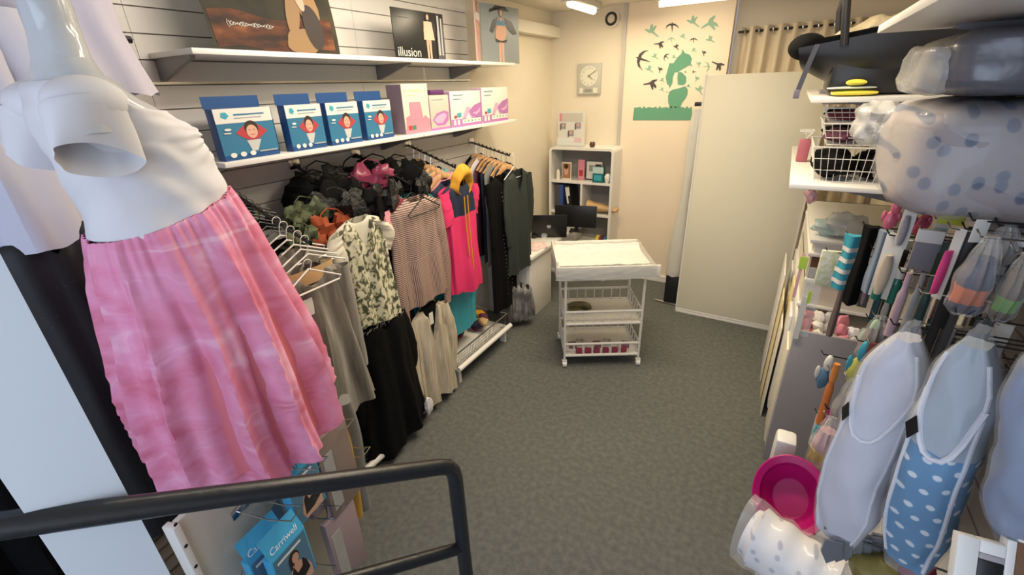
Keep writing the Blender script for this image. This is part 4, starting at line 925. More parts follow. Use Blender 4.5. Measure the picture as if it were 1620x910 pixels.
# things hanging behind the mannequin
garment('lavender_blouse', 'long white-lavender blouse hanging behind the mannequin shoulder', 'blouse', -1.98, .62, 2.60, 2.22, .22, mat('lavender_white_cloth', (.50, .47, .56), .7), seed=2, depth=.05, fold=.01, hem=.27)
garment('white_shirt', 'white shirt with creased front hanging at the left edge', 'shirt', -1.93, .37, 2.50, 1.80, .17, mat('cool_white_cloth', (.56, .56, .66), .75), seed=7, depth=.06, fold=.028, nf=4, sleeve=(.5, .06, .06), hem=.17)
garment('pale_shirt', 'second pale shirt hanging behind the white one at the left edge', 'shirt', -2.02, .22, 2.45, 1.85, .17, CLOTHW, seed=4, depth=.06, fold=.02)
garment('sequin_dress', 'long black dress with scattered sequins behind the pink skirt', 'dress', -1.95, .42, 1.88, .66, .20, SEQ, seed=3, depth=.09, fold=.02, hem=.30)
garment('black_trousers', 'black garment hanging behind the white upright board', 'clothing', -2.02, .02, 1.85, .66, .20, BLACK, seed=6, depth=.08, fold=.02, hem=.22)
garment('patterned_garment', 'dark garment with white patches glimpsed at the left edge', 'clothing', -2.1, .24, 1.95, 1.2, .18, pattern('dark_floral', 'noise', [(.45,(.02,.015,.02)),(.58,(.12,.03,.04)),(.66,(.6,.55,.5))], 12), seed=6, depth=.05)
br = thing('wall_rail', 'black rail high on the left wall behind the mannequin', 'clothes rail', (-2.1, .4, 2.4))
MB().tube([(-2.08, -.3, 2.40), (-2.08, .90, 2.40)], .012, 8).build('bar', BLACKP, br)
MB().tube([(SWX, .85, 2.40), (-2.08, .85, 2.40)], .010, 8).build('bracket', BLACKP, br)
MB().tube([(SWX, -.25, 2.40), (-2.08, -.25, 2.40)], .010, 8).build('bracket', BLACKP, br)
hanger(-2.0, .30, 2.56, .2, BLACKP, 'wood', 'black hanger at the top left corner', drop=.03)

# ================================================================== RIGHT SIDE
def sunit(label, x0, x1, y0, y1, zt, th_=.022, m_=WHITE):
    t = thing('wall_shelf', label, 'shelf', (x1, (y0+y1)/2, zt))
    MB().box((x0, y0, zt-th_), (x1, y1, zt)).build('shelf_board', m_, t, bevel=.002)
    for y in (y0+.15, y1-.15):
        MB().prism([(0, -.14), (-.02, -.14), (-(x1-x0)+.15, -th_-.01), (-(x1-x0)+.15, -th_), (0, -th_)], (x1, y+.01, zt), (1,0,0), (0,0,1), .02).build('bracket', MATS['bracket_grey'], t, smooth=False)
    return t
sunit('high white shelf at the top right corner', .19, .798, .75, 1.95, 2.335)
sunit('white shelf under the infant carrier', .075, .798, 2.62, 4.10, 2.108)
sunit('white shelf under the stacked wire baskets', .06, .798, 2.58, 4.10, 1.722)
sunit('white shelf under the two big plastic packages', .52, .798, 1.60, 2.22, 1.80)
# dark grey slat panel on right wall
sp = thing('slatwall_panel', 'grey slatwall panelling on the right wall behind the hanging baby goods', 'wall panel', (RWX, 2, 0))
RW2 = RWX - .03
z = .2
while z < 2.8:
    MB().box((RWX-.016, .1, z+.006), (RWX-.001, 2.6 if z < 2.3 else 2.0, z+.094)).build('slat', mat('dark_slat_grey', (.10,.095,.095), .5), sp, smooth=False); z += .1
# baskets
def basket(label, x0, y0, z0, w_, d_, h_, contents):
    t = thing('wire_basket', label, 'basket', (x0, y0, z0)); B_ = .03
    mb = MB()
    for k in (0, .33, .66, 1):
        e = B_*(1-k); mb.tube([(x0+e, y0+e, z0+.002+h_*k), (x0+w_-e, y0+e, z0+.002+h_*k), (x0+w_-e, y0+d_-e, z0+.002+h_*k), (x0+e, y0+d_-e, z0+.002+h_*k)], .0018, 4, True)
    nx, ny = int(w_/.03), int(d_/.03)
    for i in range(nx+1):
        x = x0 + w_*i/nx; xb = x0+B_+(w_-2*B_)*i/nx
        mb.tube([(x, y0, z0+h_), (xb, y0+B_, z0+.002), (xb, y0+d_-B_, z0+.002), (x, y0+d_, z0+h_)], .0014, 4)
    for i in range(ny+1):
        y = y0 + d_*i/ny; yb = y0+B_+(d_-2*B_)*i/ny
        mb.tube([(x0, y, z0+h_), (x0+B_, yb, z0+.002), (x0+w_-B_, yb, z0+.002), (x0+w_, y, z0+h_)], .0014, 4)
    mb.build('wire_mesh', WMETAL, t)['kind'] = 'stuff'
    MB().tube([(x0, y0, z0+h_), (x0+w_, y0, z0+h_), (x0+w_, y0+d_, z0+h_), (x0, y0+d_, z0+h_)], .004, 6, True).build('rim', WMETAL, t)
    for i, (m_, lab) in enumerate(contents):
        xx = x0 + w_*(.26+.48*(i % 2)); yy = y0 + d_*(.25 + .5*((i//2) % 2)); zz = z0+.006+h_*.36 + h_*.38*(i//4)
        o = MB().sphere((0,0,0), (w_*.23, d_*.22, h_*.34), 8, 12, .35, i+z0*10).build('folded_garment', m_)
        o.location = (xx, yy, zz); tag(o, lab, 'clothing', 'bundles in the wire baskets')
BB = 'folded dark bundle inside the stacked wire baskets'
basket('bottom and largest wire basket of the stack on the right shelf', .13, 2.66, 1.723, .40, .46, .165, [(BLACK, BB)]*4)
basket('middle wire basket of the stack on the right shelf', .15, 2.68, 1.892, .37, .42, .10, [(PLUM, BB), (GREYJ, BB), (BLACK, BB), (CLOTHW, BB)])
basket('top wire basket of the stack on the right shelf', .14, 2.68, 1.995, .37, .42, .065, [(BURG, BB), (PLUM, BB), (BLACK, BB), (BURG, BB)])
basket('small white basket with pink cloth at the front edge of the right shelf', .075, 3.3, 1.85, .07, .10, .05, [])
o = MB().box((.08, 3.31, 1.723), (.14, 3.39, 1.849)).build('pink_carton', mat('dusky_pink_card', (.45, .12, .16), .5), bevel=.006); tag(o, 'dusky pink carton under the small white basket', 'box')
o = MB().box((.12, 3.2, 2.109), (.45, 3.5, 2.125)).build('grey_book', CARD, bevel=.004); tag(o, 'flat grey book lying on the shelf beside the infant carrier', 'book')
for i, (z0, m_, lab) in enumerate([(2.109, YEL, 'yellow folded pouch lying under the infant carrier'), (2.138, mat('pale_blue_white', (.6,.68,.72), .4), 'thin pale blue pack on top of the yellow pouch'), (2.152, YEL, 'small yellow roll topmost under the infant carrier')]):
    w_ = .15 if i < 2 else .06
    o = MB().surf(lambda u, a: Vector((.15+.0*i+(.18 if i == 1 else .17)*u - (.02 if i == 1 else 0) + (.05 if i == 2 else 0)*(1-u) - (.05 if i==2 else 0)*u, 2.72+.06*math.cos(2*PI*a), z0+(.014 if i != 1 else .006)*(1+math.sin(2*PI*a)*math.sin(PI*min(.98, max(.02, u)))**.3))), 10, 14, True, True).build('yellow_pouch', m_)
    tag(o, lab, 'pouch')

# infant carrier
ic = thing('infant_carrier', 'black infant car seat with a cream cushion on the right shelf', 'car seat', (.4, 3.0, 2.108))
def shellf(u, a):       # bucket: u along x (head at -x .. foot), section across y
    x = -.02 + .86*u
    base = 2.20 + .34*(abs(u-.34)**1.7)*1.0 - .07*math.sin(PI*min(1, u*1.1))
    t = PI*(1+a); half = .20 + .03*math.sin(PI*u)
    rim = 2.325 + .10*u**1.5 + .025*math.sin(PI*u)
    y = 3.0 + half*math.cos(t)*1.0; s_ = max(0.0, -math.sin(t))
    return Vector((x + .03*s_, y, rim - (rim-base+.02)*s_**.7))
MB().surf(shellf, 26, 26, False).build('shell', mat('black_car_seat_plastic', (.010,.010,.012), .42), ic)
MB().surf(lambda u, a: shellf(u, a)*1 + Vector((0, (3.0-shellf(u, a).y)*.16, .025)), 26, 26, False).build('padding', BLACK, ic)
MB().sphere((.015, 3.0, 2.335), (.085, .19, .062), 14, 22).build('head_roll', BLACK, ic)
MB().box((.13, 2.80, 2.11), (.50, 3.18, 2.30)).build('base', BLACKP, ic, bevel=.03)
k0, k1 = P(1312, 66, Y=2.86), P(1450, 22, Y=2.86)
MB().surf(lambda u, a: k0.lerp(k1, u) + Vector((0, .17 + .19*math.cos(2*PI*a), (.050+.010*math.sin(u*14))*math.sin(2*PI*a)*math.sin(PI*min(.96, max(.06, u)))**.5 + .012*noise.noise(Vector((u*9, a*9, 2))))), 24, 24, True, True).build('cream_cushion', mat('cream_quilt', (.55,.46,.30), .7, bump=.6, bscale=20), ic)
MB().tube([(.16, 2.78, 2.32), (.13, 2.78, 2.50), (.15, 2.79, 2.70), (.22, 2.80, 2.82), (.22, 3.2, 2.82), (.15, 3.21, 2.70), (.13, 3.22, 2.5), (.16, 3.22, 2.32)], .017, 10).build('handle', BLACKP, ic)
MB().surf(lambda u, a: Vector((.22+.46*u, 2.80+.34*a, 2.60+.12*math.sin(PI*u)+.02*math.sin(a*PI)+.08*u)), 14, 12, False).build('canopy', BLACK, ic)
MB().surf(lambda u, a: Vector((.055-.045*u + .016*(a-.5)*1.4, 2.785-.0*u, 2.335-.22*u + .01*math.sin(PI*u))), 8, 2, False).build('strap', mat('grey_webbing', (.06,.06,.08), .6), ic)
MB().box((-.002, 2.775, 2.10), (.024, 2.79, 2.14)).build('buckle', mat('lilac_grey_plastic', (.16,.14,.20), .4), ic, bevel=.003)

# large plastic packages
def lump(name, label, cat, x0, x1, y0, y1, z0, z1, m_, ex=.5, wob=.06, seed=0, film=None):
    c = Vector(((x0+x1)/2, (y0+y1)/2, (z0+z1)/2)); r = Vector(((x1-x0)/2, (y1-y0)/2, (z1-z0)/2))
    t = thing(name, label, cat, (c.x, c.y, z0))
    def fn(u, a, k=1, off=0):
        th_ = PI*(.002+.996*u); p = 2*PI*a
        d = Vector((math.sin(th_)*math.cos(p), math.sin(th_)*math.sin(p), math.cos(th_)))
        e = Vector([math.copysign(abs(v)**ex, v) for v in d]); q = 1 + wob*noise.noise(e*2.2+Vector((seed+off, 0, 0)))
        return c + Vector((e.x*r.x, e.y*r.y, e.z*r.z))*q*k
    MB().surf(fn, 26, 44, True, True).build('stuffing', m_, t)
    if film: MB().surf(lambda u, a: fn(u, a, 1.015, 5)+Vector((0,0,.004*math.sin(60*a))), 26, 60, True, True).build('plastic_film', film, t)
    return t
lump('quilt_package', 'big plastic package of white quilt with grey leaf print on the right shelf', 'package', .285, .79, 1.55, 2.20, 1.825, 2.128, LEAF, .42, .07, 2, mat('thin_film', (.85,.85,.87), .15, alpha=.20, spec=.9, bump=.5, bscale=8))
lump('milky_bag_end', 'gathered milky plastic end of a rolled pack beside the quilt package', 'bag', .215, .36, 2.10, 2.35, 1.95, 2.10, MILKY, .7, .3, 5)
lump('carrycot_package', 'dark grey carrycot in a clear plastic cover above the quilt package', 'package', .305, .79, 1.55, 2.05, 2.138, 2.292, TRANSLUC, .35, .05, 7)
lump('clear_cover_end', 'milky clear plastic end of the dark carrycot cover', 'bag', .268, .40, 1.60, 2.02, 2.14, 2.27, MILKY, .5, .1, 8)

def rb(name, label, cat, px0, py0, px1, py1, Y, dep, m_, bevel=.003, group=None, parent=None, zmin=None):
    a = P(px0, py1, Y=Y); b = P(px1, py0, Y=Y)
    if zmin: a.z = zmin
    o = MB().box((a.x, Y, a.z), (b.x, Y+dep, b.z)).build(name, m_, parent, bevel=bevel)
    if parent is None: tag(o, label, cat, group)
    return o, a, b
# storage units along the right wall
cab = thing('storage_unit', 'tall storage unit with a grey end panel on the right', 'cabinet', (.5, 2.9, 0))
MB().box((.235, 2.62, 0), (.79, 2.64, .93)).build('end_panel', GREY, cab, bevel=.002)
MB().box((.235, 4.08, 0), (.79, 4.10, .93)).build('end_panel', WHITE, cab)
MB().box((.25, 2.64, .80), (.79, 4.08, .82)).build('shelf', WHITE, cab); MB().box((.25, 2.64, .05), (.79, 4.08, .07)).build('shelf', WHITE, cab); MB().box((.25, 2.64, .43), (.79, 4.08, .45)).build('shelf', WHITE, cab)
MB().box((.235, 2.64, .07), (.25, 4.08, .93)).build('front_panel', WHITE, cab)
for i in range(5):
    MB().box((.222-.004*(i%2), 2.66+.28*i, .10+.06*(i%3)), (.234, 2.90+.28*i, .78+.08*(i%3))).build('door', [CREAM, WHITE, YEL if 0 else mat('pale_yellow_card', (.78,.66,.36), .5)][i%3], cab, bevel=.003)
for i in range(3):
    o = MB().box((.195-.014*i, 3.05+.22*i, .0), (.205-.014*i, 3.55+.22*i, .72+.10*i)).build('leaning_board', [CREAM, MATS['pale_yellow_card'], WHITE][i], bevel=.003)
    tag(o, ['cream board nearest the grey end panel, leaning on the cabinet front', 'pale yellow board in the middle of those leaning on the cabinet', 'white board farthest along, leaning on the cabinet front'][i], 'board', 'boards leaning on the storage unit')
up = thing('upper_unit', 'white open cube unit standing on the grey-ended storage unit', 'shelf unit', (.5, 3.0, .93))
a = P(1276, 520, Y=2.95); 
for (z0, z1, x0) in ((.932, .95, .24), (1.09, 1.11, .25), (1.25, 1.27, .235), (1.33, 1.35, .23)):
    MB().box((x0, 2.95, z0), (.79, 4.0, z1)).build('board', WHITE, up, bevel=.002)
MB().box((.26, 2.97, 1.11), (.79, 2.99, 1.25)).build('brown_panel', BROWN, up); MB().box((.26, 2.97, .95), (.79, 2.99, 1.09)).build('white_panel', CREAM, up)
MB().box((.24, 3.98, .95), (.79, 4.0, 1.35)).build('back_panel', WHITE, up); MB().box((.25, 2.99, .95), (.26, 3.98, 1.33)).build('side_panel', CREAM, up); MB().box((.26, 2.97, 1.27), (.79, 2.99, 1.33)).build('drawer_front', WHITE, up)
# leaflets standing at the front corner
ACR = mat('acrylic_pink', (.75, .42, .45), .3)
lst = thing('leaflet_stand', 'clear stand with pink and white leaflets at the front corner of the grey unit', 'leaflet stand', (.25, 2.62, .93))
MB().box((.225, 2.617, .90), (.30, 2.6198, 1.30)).build('back_plate', GLASS, lst)
for i, (px0, py0, px1, py1, m_, lab) in enumerate([(1253, 402, 1275, 470, ACR, 'pink leaflet in the stand at the front corner of the storage unit'), (1262, 408, 1280, 425, LIME, 'lime green note on the pink leaflet'), (1253, 470, 1280, 535, PAPER, 'white leaflet below the pink one at the unit corner'), (1275, 462, 1285, 480, LIME, 'lime green tag on the white leaflet')]):
    o, _, _ = rb('leaflet', '', '', px0, py0, px1, py1, 2.612-.004*i, .004, m_, 0, parent=lst); o['label'] = lab
# items in the open top of the unit
for i in range(16):
    o = MB().sphere((0,0,0), (.035, .04, .045), 6, 10, .5, i).build('small_toy_packet', [mat('red_packet', (.45,.05,.06), .3), PAPER, MILKY, PPINK, CLOTHW, MILKY][i % 6 if i else 0])
    o.location = (.30+.055*(i % 6), 2.70+.09*(i//6), .866+.02*(i//6)); o.rotation_euler = (0, 0, i)
    tag(o, 'small wrapped packet heaped in the open top of the storage unit', 'packet', 'packets heaped in the storage unit top')
for i, (px, py, r, m_, lab) in enumerate([(1340, 345, (.10, .08, .07), MILKY, 'clear crinkled bag on top of the white cube unit'), (1310, 362, (.08, .07, .05), mat('pale_aqua_film', (.5,.66,.66), .25, alpha=.7), 'pale aqua crinkled bag beside the clear one'), (1283, 313, (.03, .03, .035), ACR, 'pink and white knitted bootee above the clear bags')]):
    q = P(px, py, Y=3.05)
    zz = 1.351 + r[2]*1.0 if i < 2 else q.z
    o = MB().sphere((q.x, 3.05+.02*i, zz), r, 14, 20, .5, i+3).build(['crinkled_bag', 'crinkled_bag', 'knitted_bootee'][i], m_); tag(o, lab, 'bag' if i < 2 else 'bootee')
tag(MB().tube([(P(1283,313,Y=3.05).x+.0, 3.08, P(1283,313,Y=3.05).z+.02), (P(1283,313,Y=3.05).x, 3.08, 1.70)], .002, 4).build('cotton_cord', PAPER), 'thin cord holding the bootee under the shelf', 'cord')

# ---- pegs and hanging goods
def peg(y, z, x0, lab):
    t = thing('peg_hook', lab, 'hook', (RWX-.016, y, z), group='wire peg hooks on the right wall')
    MB().tube([(RWX-.017, y, z), (x0, y, z), (x0-.012, y, z+.018)], .0028, 6).build('wire', CHROME if int(z*50) % 2 else STEEL, t)
    MB().box((RWX-.022, y-.02, z-.03), (RWX-.017, y+.02, z+.01)).build('plate', STEEL, t); return t
def goods(name, label, cat, px, py0, py1, wpx, Y, kind, m_, m2=None, yaw=-.5, dep=.012, hook=True, group=None):
    a = P(px, py0, Y=Y); zb = P(px - (py1-py0)*.38, py1, Y=Y).z; wv = P(px+wpx/2, py0, Y=Y).x - P(px-wpx/2, py0, Y=Y).x
    H = a.z - zb; Wd = wv
    t = thing(name, label, cat, (a.x, Y, zb), yaw, group)
    if kind == 'card':           # header card with product below
        MB().box((-Wd/2, 0, 0), (Wd/2, .003, H)).build('card', m_, t, local=True, bevel=.001)
        if m2: MB().surf(lambda u, a_: Vector((Wd*.32*math.cos(2*PI*a_)*math.sin(PI*(.06+.88*u))**.4, -.012+.012*math.sin(2*PI*a_), H*(.08+.62*u))), 12, 14, True, True).build('product', m2, t, local=True)
    elif kind == 'box':
        MB().box((-Wd/2, 0, 0), (Wd/2, dep, H)).build('pack', m_, t, local=True, bevel=.003)
        if m2: MB().box((-Wd/2-.001, -.002, H*.72), (Wd/2+.001, dep+.001, H+.004)).build('header', m2, t, local=True, bevel=.001)
    elif kind == 'bag':
        def f(u, a_, k=1.0):
            w2 = Wd/2*k*(.35+.65*min(1, (1-u)*2.2))*(1-.5*max(0, .12-u)/.12); th_ = 2*PI*a_
            return Vector((w2*math.cos(th_)*(1+.06*math.sin(u*17)), dep*1.6*k*math.sin(th_)*math.sin(PI*min(.97, max(.03, u)))+.004*math.sin(9*th_), H*u))
        MB().surf(lambda u, a_: f(.03+.72*u, a_, .8), 16, 20, True, True).build('contents', m_, t, local=True)
        if m2: MB().surf(lambda u, a_: f(.18+.22*u, a_, .86), 8, 20, True, True).build('coloured_insert', m2, t, local=True)
        MB().surf(f, 18, 28, True, True).build('film', PLASTIC, t, local=True)
    elif kind == 'cloth':
        MB().surf(lambda u, a_: Vector((Wd/2*(1+.15*math.sin(u*7))*math.cos(2*PI*a_), dep*(1+.5*math.sin(6*PI*a_))*math.sin(2*PI*a_), H*u)), 14, 30, True, True).build('cloth', m_, t, local=True)
        if m2:
            for k in range(4): MB().surf(lambda u, a_: Vector((Wd/2*1.06*(1+.15*math.sin((.12+.2*k+.08*u)*7))*math.cos(2*PI*a_), dep*1.25*math.sin(2*PI*a_)*(1+.5*math.sin(6*PI*a_)), H*(.12+.2*k+.08*u))), 2, 30).build('stripe', m2, t, local=True)
    elif kind == 'bottle':
        MB().surf(lambda u, a_: Vector(((Wd/2*(1 if u < .72 else .6))*math.cos(2*PI*a_), (Wd/2*(1 if u < .72 else .6))*math.sin(2*PI*a_), H*u)), 12, 16, True, True).build('bottle_body', m_, t, local=True)
        if m2: MB().surf(lambda u, a_: Vector((Wd*.42*math.cos(2*PI*a_), Wd*.42*math.sin(2*PI*a_), H*(.80+.3*u))), 4, 14, True, True).build('cap', m2, t, local=True)
    elif kind == 'toy':
        MB().sphere((0, 0, H*.3), (Wd*.42, Wd*.3, H*.32), 8, 12, .3, px).build('toy_body', m_, t, local=True)
        MB().sphere((Wd*.1, -.005, H*.78), (Wd*.30, Wd*.26, H*.24), 8, 12).build('toy_head', m2 or m_, t, local=True)
        for s_ in (-1, 1): MB().sphere((s_*Wd*.4, 0, H*.45), (Wd*.16, Wd*.12, H*.2), 6, 8).build('toy_arm', m2 or m_, t, local=True)
    if hook: peg(Y+.004, a.z-.004, a.x-.02, 'thin wire peg hook in the crowded rows on the right wall')
    return t
G = goods
G('striped_socks', 'teal socks with white stripes at the left of the hanging goods', 'socks', 1352, 372, 455, 30, 2.25, 'cloth', TEALB, PAPER, -.2, .02)
G('green_comb_pack', 'pale lime patterned pack beside the striped socks', 'packet', 1318, 398, 452, 34, 2.45, 'box', pattern('lime_white_print', 'noise', [(.45,(.6,.66,.4)),(.55,(.75,.75,.66))], 40), None, .1, .02, True)
G('black_socks', 'black folded socks hanging right of the striped ones', 'socks', 1380, 358, 478, 26, 2.15, 'cloth', BLACK, None, -.2, .025)
G('brown_strap', 'brown strap hanging below the striped socks', 'strap', 1338, 440, 530, 12, 2.3, 'cloth', mat('taupe_strap', (.16,.11,.10), .7), None, 0, .008, False)
G('blue_grey_cloth', 'blue grey cloth hanging among the peg goods', 'cloth', 1402, 365, 460, 22, 2.1, 'cloth', mat('blue_grey', (.22,.28,.36), .7), None, -.3, .02)
G('grey_ribbed_cloth', 'pale grey ribbed cloth hanging above the green bottles', 'cloth', 1418, 370, 440, 20, 2.05, 'cloth', mat('pale_grey_rib', (.42,.43,.45), .7), None, -.3, .02)
G('pink_teether', 'pink heart shaped teether at the left below the quilt package', 'teether', 1418, 318, 362, 30, 2.0, 'toy', mat('teether_pink', (.70,.16,.24), .25, alpha=.95), None, 0)
G('red_teether', 'rose coloured teether to the right of the tall white card', 'teether', 1468, 322, 372, 30, 1.95, 'toy', mat('teether_rose', (.50,.08,.14), .25), None, 0)
G('tall_white_card', 'tall white card with a scissor cutout between the two teethers', 'card', 1447, 318, 392, 24, 1.85, 'card', PAPER, CARD, -.5)
G('comb_card', 'white card with a grooming comb, lower left of the grey tag', 'card', 1420, 372, 470, 36, 1.95, 'card', PAPER, mat('comb_beige', (.55,.46,.34), .5), -.5)
G('green_bottle', 'left one of two dark green bottles hanging on the pegs', 'bottle', 1400, 425, 472, 18, 1.95, 'bottle', mat('bottle_green', (.02,.16,.11), .2), PAPER, 0, hook=False)
G('green_bottle', 'right one of two dark green bottles hanging on the pegs', 'bottle', 1425, 430, 478, 20, 1.95, 'bottle', MATS['bottle_green'], PAPER, 0, hook=False)
G('grey_pouch_pack', 'grey square pack with a white header card', 'packet', 1475, 367, 428, 42, 1.75, 'box', mat('pack_grey', (.20,.19,.21), .6), PAPER, -.1, .015)
G('lilac_tube', 'long pale lilac tube in clear wrap at the left', 'tube', 1440, 432, 530, 18, 1.8, 'bottle', mat('lilac_tube_plastic', (.50,.36,.42), .3), None, 0)
G('clear_tube', 'grey clear tube beside the lilac tube', 'tube', 1462, 432, 540, 16, 1.75, 'bottle', mat('grey_clear', (.40,.42,.42), .2, alpha=.6), None, 0)
G('teal_tube', 'dark teal tube to the right of the clear tube', 'tube', 1478, 436, 540, 18, 1.8, 'bottle', mat('dark_teal', (.05,.10,.10), .3), None, 0)
G('pink_brush_card', 'white card with a bright pink brush hanging at an angle', 'brush', 1522, 362, 472, 22, 1.55, 'card', PAPER, PINK, -.9)
G('yellow_green_pack', 'yellow green pack just under the quilt package', 'packet', 1510, 336, 356, 44, 1.75, 'box', OLIVE if 0 else mat('yellow_green', (.42,.44,.03), .5), None, -.1)
G('blue_white_card', 'blue and white card behind the grey pack', 'card', 1495, 345, 400, 24, 1.85, 'box', mat('blue_white', (.35,.50,.60), .5), PAPER, -.1)
G('dark_green_pack', 'dark green pack right of the grey pack', 'packet', 1500, 385, 440, 24, 1.85, 'box', mat('dark_green_pack', (.05,.10,.06), .4), None, -.1, hook=False)
G('orange_insert_bag', 'clear bag of dark blue goods with orange trim at the right', 'bag', 1572, 375, 500, 74, 1.42, 'bag', mat('bag_navy', (.03,.035,.09), .5), mat('bag_orange', (.70,.14,.01), .5), -.1, .03)
G('green_spot_bag', 'clear bag with a green spot at the right edge', 'bag', 1628, 400, 510, 50, 1.38, 'bag', mat('bag_brown', (.10,.07,.05), .6), mat('bag_green', (.12,.40,.03), .5), -.1, .03)
G('white_tag_card', 'white folded card at the top right of the peg goods', 'card', 1558, 348, 384, 28, 1.5, 'card', PAPER, None, .3)
G('grey_film_bag', 'grey translucent bag at the right edge above the green spot bag', 'bag', 1600, 356, 420, 60, 1.52, 'bag', mat('film_grey', (.20,.20,.18), .4), None, -.1, .03)
G('black_case', 'black narrow case hanging behind the pink brush', 'case', 1545, 362, 520, 26, 1.62, 'box', BLACKP, None, -.2, .02)
for i, (px, py0, py1, w_) in enumerate([(1505, 452, 575, 18), (1525, 455, 590, 20), (1500, 520, 620, 26), (1480, 530, 620, 22), (1560, 505, 600, 30), (1590, 515, 610, 30)]):
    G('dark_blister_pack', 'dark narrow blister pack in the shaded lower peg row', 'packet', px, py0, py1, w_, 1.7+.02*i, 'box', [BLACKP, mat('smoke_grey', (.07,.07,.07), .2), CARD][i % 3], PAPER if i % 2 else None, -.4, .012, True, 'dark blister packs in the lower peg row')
# lower left toys
G('orange_toy_bag', 'clear bag with an orange toy below the bottles', 'bag', 1395, 500, 570, 50, 2.0, 'bag', mat('bag_dark_brown', (.12,.07,.05), .5), mat('toy_orange', (.75,.16,.03), .5), -.1, .03)
G('red_brown_pack', 'red-brown pack at the right of the toys', 'packet', 1388, 545, 592, 26, 1.9, 'box', mat('red_brown', (.16,.03,.02), .5), None, -.1)
G('soft_toy', 'blue and white soft toy rattle hanging left', 'toy', 1312, 562, 612, 28, 2.1, 'toy', mat('toy_denim', (.10,.20,.30), .7), PAPER, 0)
G('soft_toy', 'yellow and teal soft toy hanging at the middle', 'toy', 1368, 540, 605, 34, 1.95, 'toy', mat('toy_yellow', (.62,.60,.12), .7), TEALB, 0)
G('soft_toy', 'pale green and cream soft toy above the yellow one', 'toy', 1385, 505, 560, 30, 2.0, 'toy', mat('toy_cream', (.60,.50,.36), .7), mat('toy_green', (.42,.58,.36), .7), 0)
G('orange_stick_toy', 'orange giraffe-like stick toy hanging left of the white pillow', 'toy', 1322, 585, 668, 14, 1.95, 'bottle', mat('giraffe_orange', (.60,.18,.04), .4), mat('giraffe_head', (.66,.24,.05), .4), 0)
G('toothbrush_pack', 'small pack with teal and magenta baby toothbrushes', 'packet', 1302, 655, 705, 20, 1.95, 'card', PAPER, TEALB, -.3)
G('magenta_brush_pack', 'small magenta pack right of the toothbrush pack', 'packet', 1318, 648, 690, 16, 1.93, 'card', MAG, PAPER, -.3)
G('grey_clear_bag', 'grey clear bag between the orange toy and the white pillow', 'bag', 1352, 600, 690, 46, 1.85, 'bag', mat('bag_taupe', (.16,.14,.13), .4), None, -.1, .03)
G('pink_pouch_bag', 'clear bag with a pale pink pouch above the magenta bowl', 'bag', 1318, 660, 740, 52, 1.8, 'bag', mat('pouch_pink', (.58,.36,.38), .5), mat('pouch_yellow', (.66,.5,.08), .5), -.1, .03)
G('green_toy_pack', 'dark green and red small pack at the right of the soft toys', 'packet', 1402, 560, 610, 26, 1.9, 'bag', mat('pack_dgreen', (.05,.12,.05), .4), RED, -.1, .02)
for i in range(5):
    y = [1.75, 1.6, 1.45, 1.9, 1.62][i]; z_ = [1.44, 1.62, 1.38, 1.16, 1.16][i]; peg(y, z_, .42, 'thin wire peg hook in the crowded rows on the right wall')

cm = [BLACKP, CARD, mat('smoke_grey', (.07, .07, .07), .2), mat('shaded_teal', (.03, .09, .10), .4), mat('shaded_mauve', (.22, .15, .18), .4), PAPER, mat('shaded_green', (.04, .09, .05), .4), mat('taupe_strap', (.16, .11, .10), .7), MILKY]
cr_ = random.Random(11)
for i in range(46):
    px = 1392 + (i % 12)*21 + cr_.uniform(-7, 7); py = 392 + 62*(i//12) + cr_.uniform(-15, 15)
    G('packed_blister', 'small shaded pack deep in the crowded peg rows on the right wall', 'packet', px, py, py + cr_.uniform(48, 95), cr_.uniform(11, 24), 2.12 + .05*(i % 4) - .3*(i//36), cr_.choice(['box', 'card', 'bag', 'cloth']), cr_.choice(cm), cr_.choice([None, PAPER, cm[3], cm[4]]), cr_.uniform(-.7, .1), .014, i % 3 == 0, 'shaded packs deep in the peg rows')
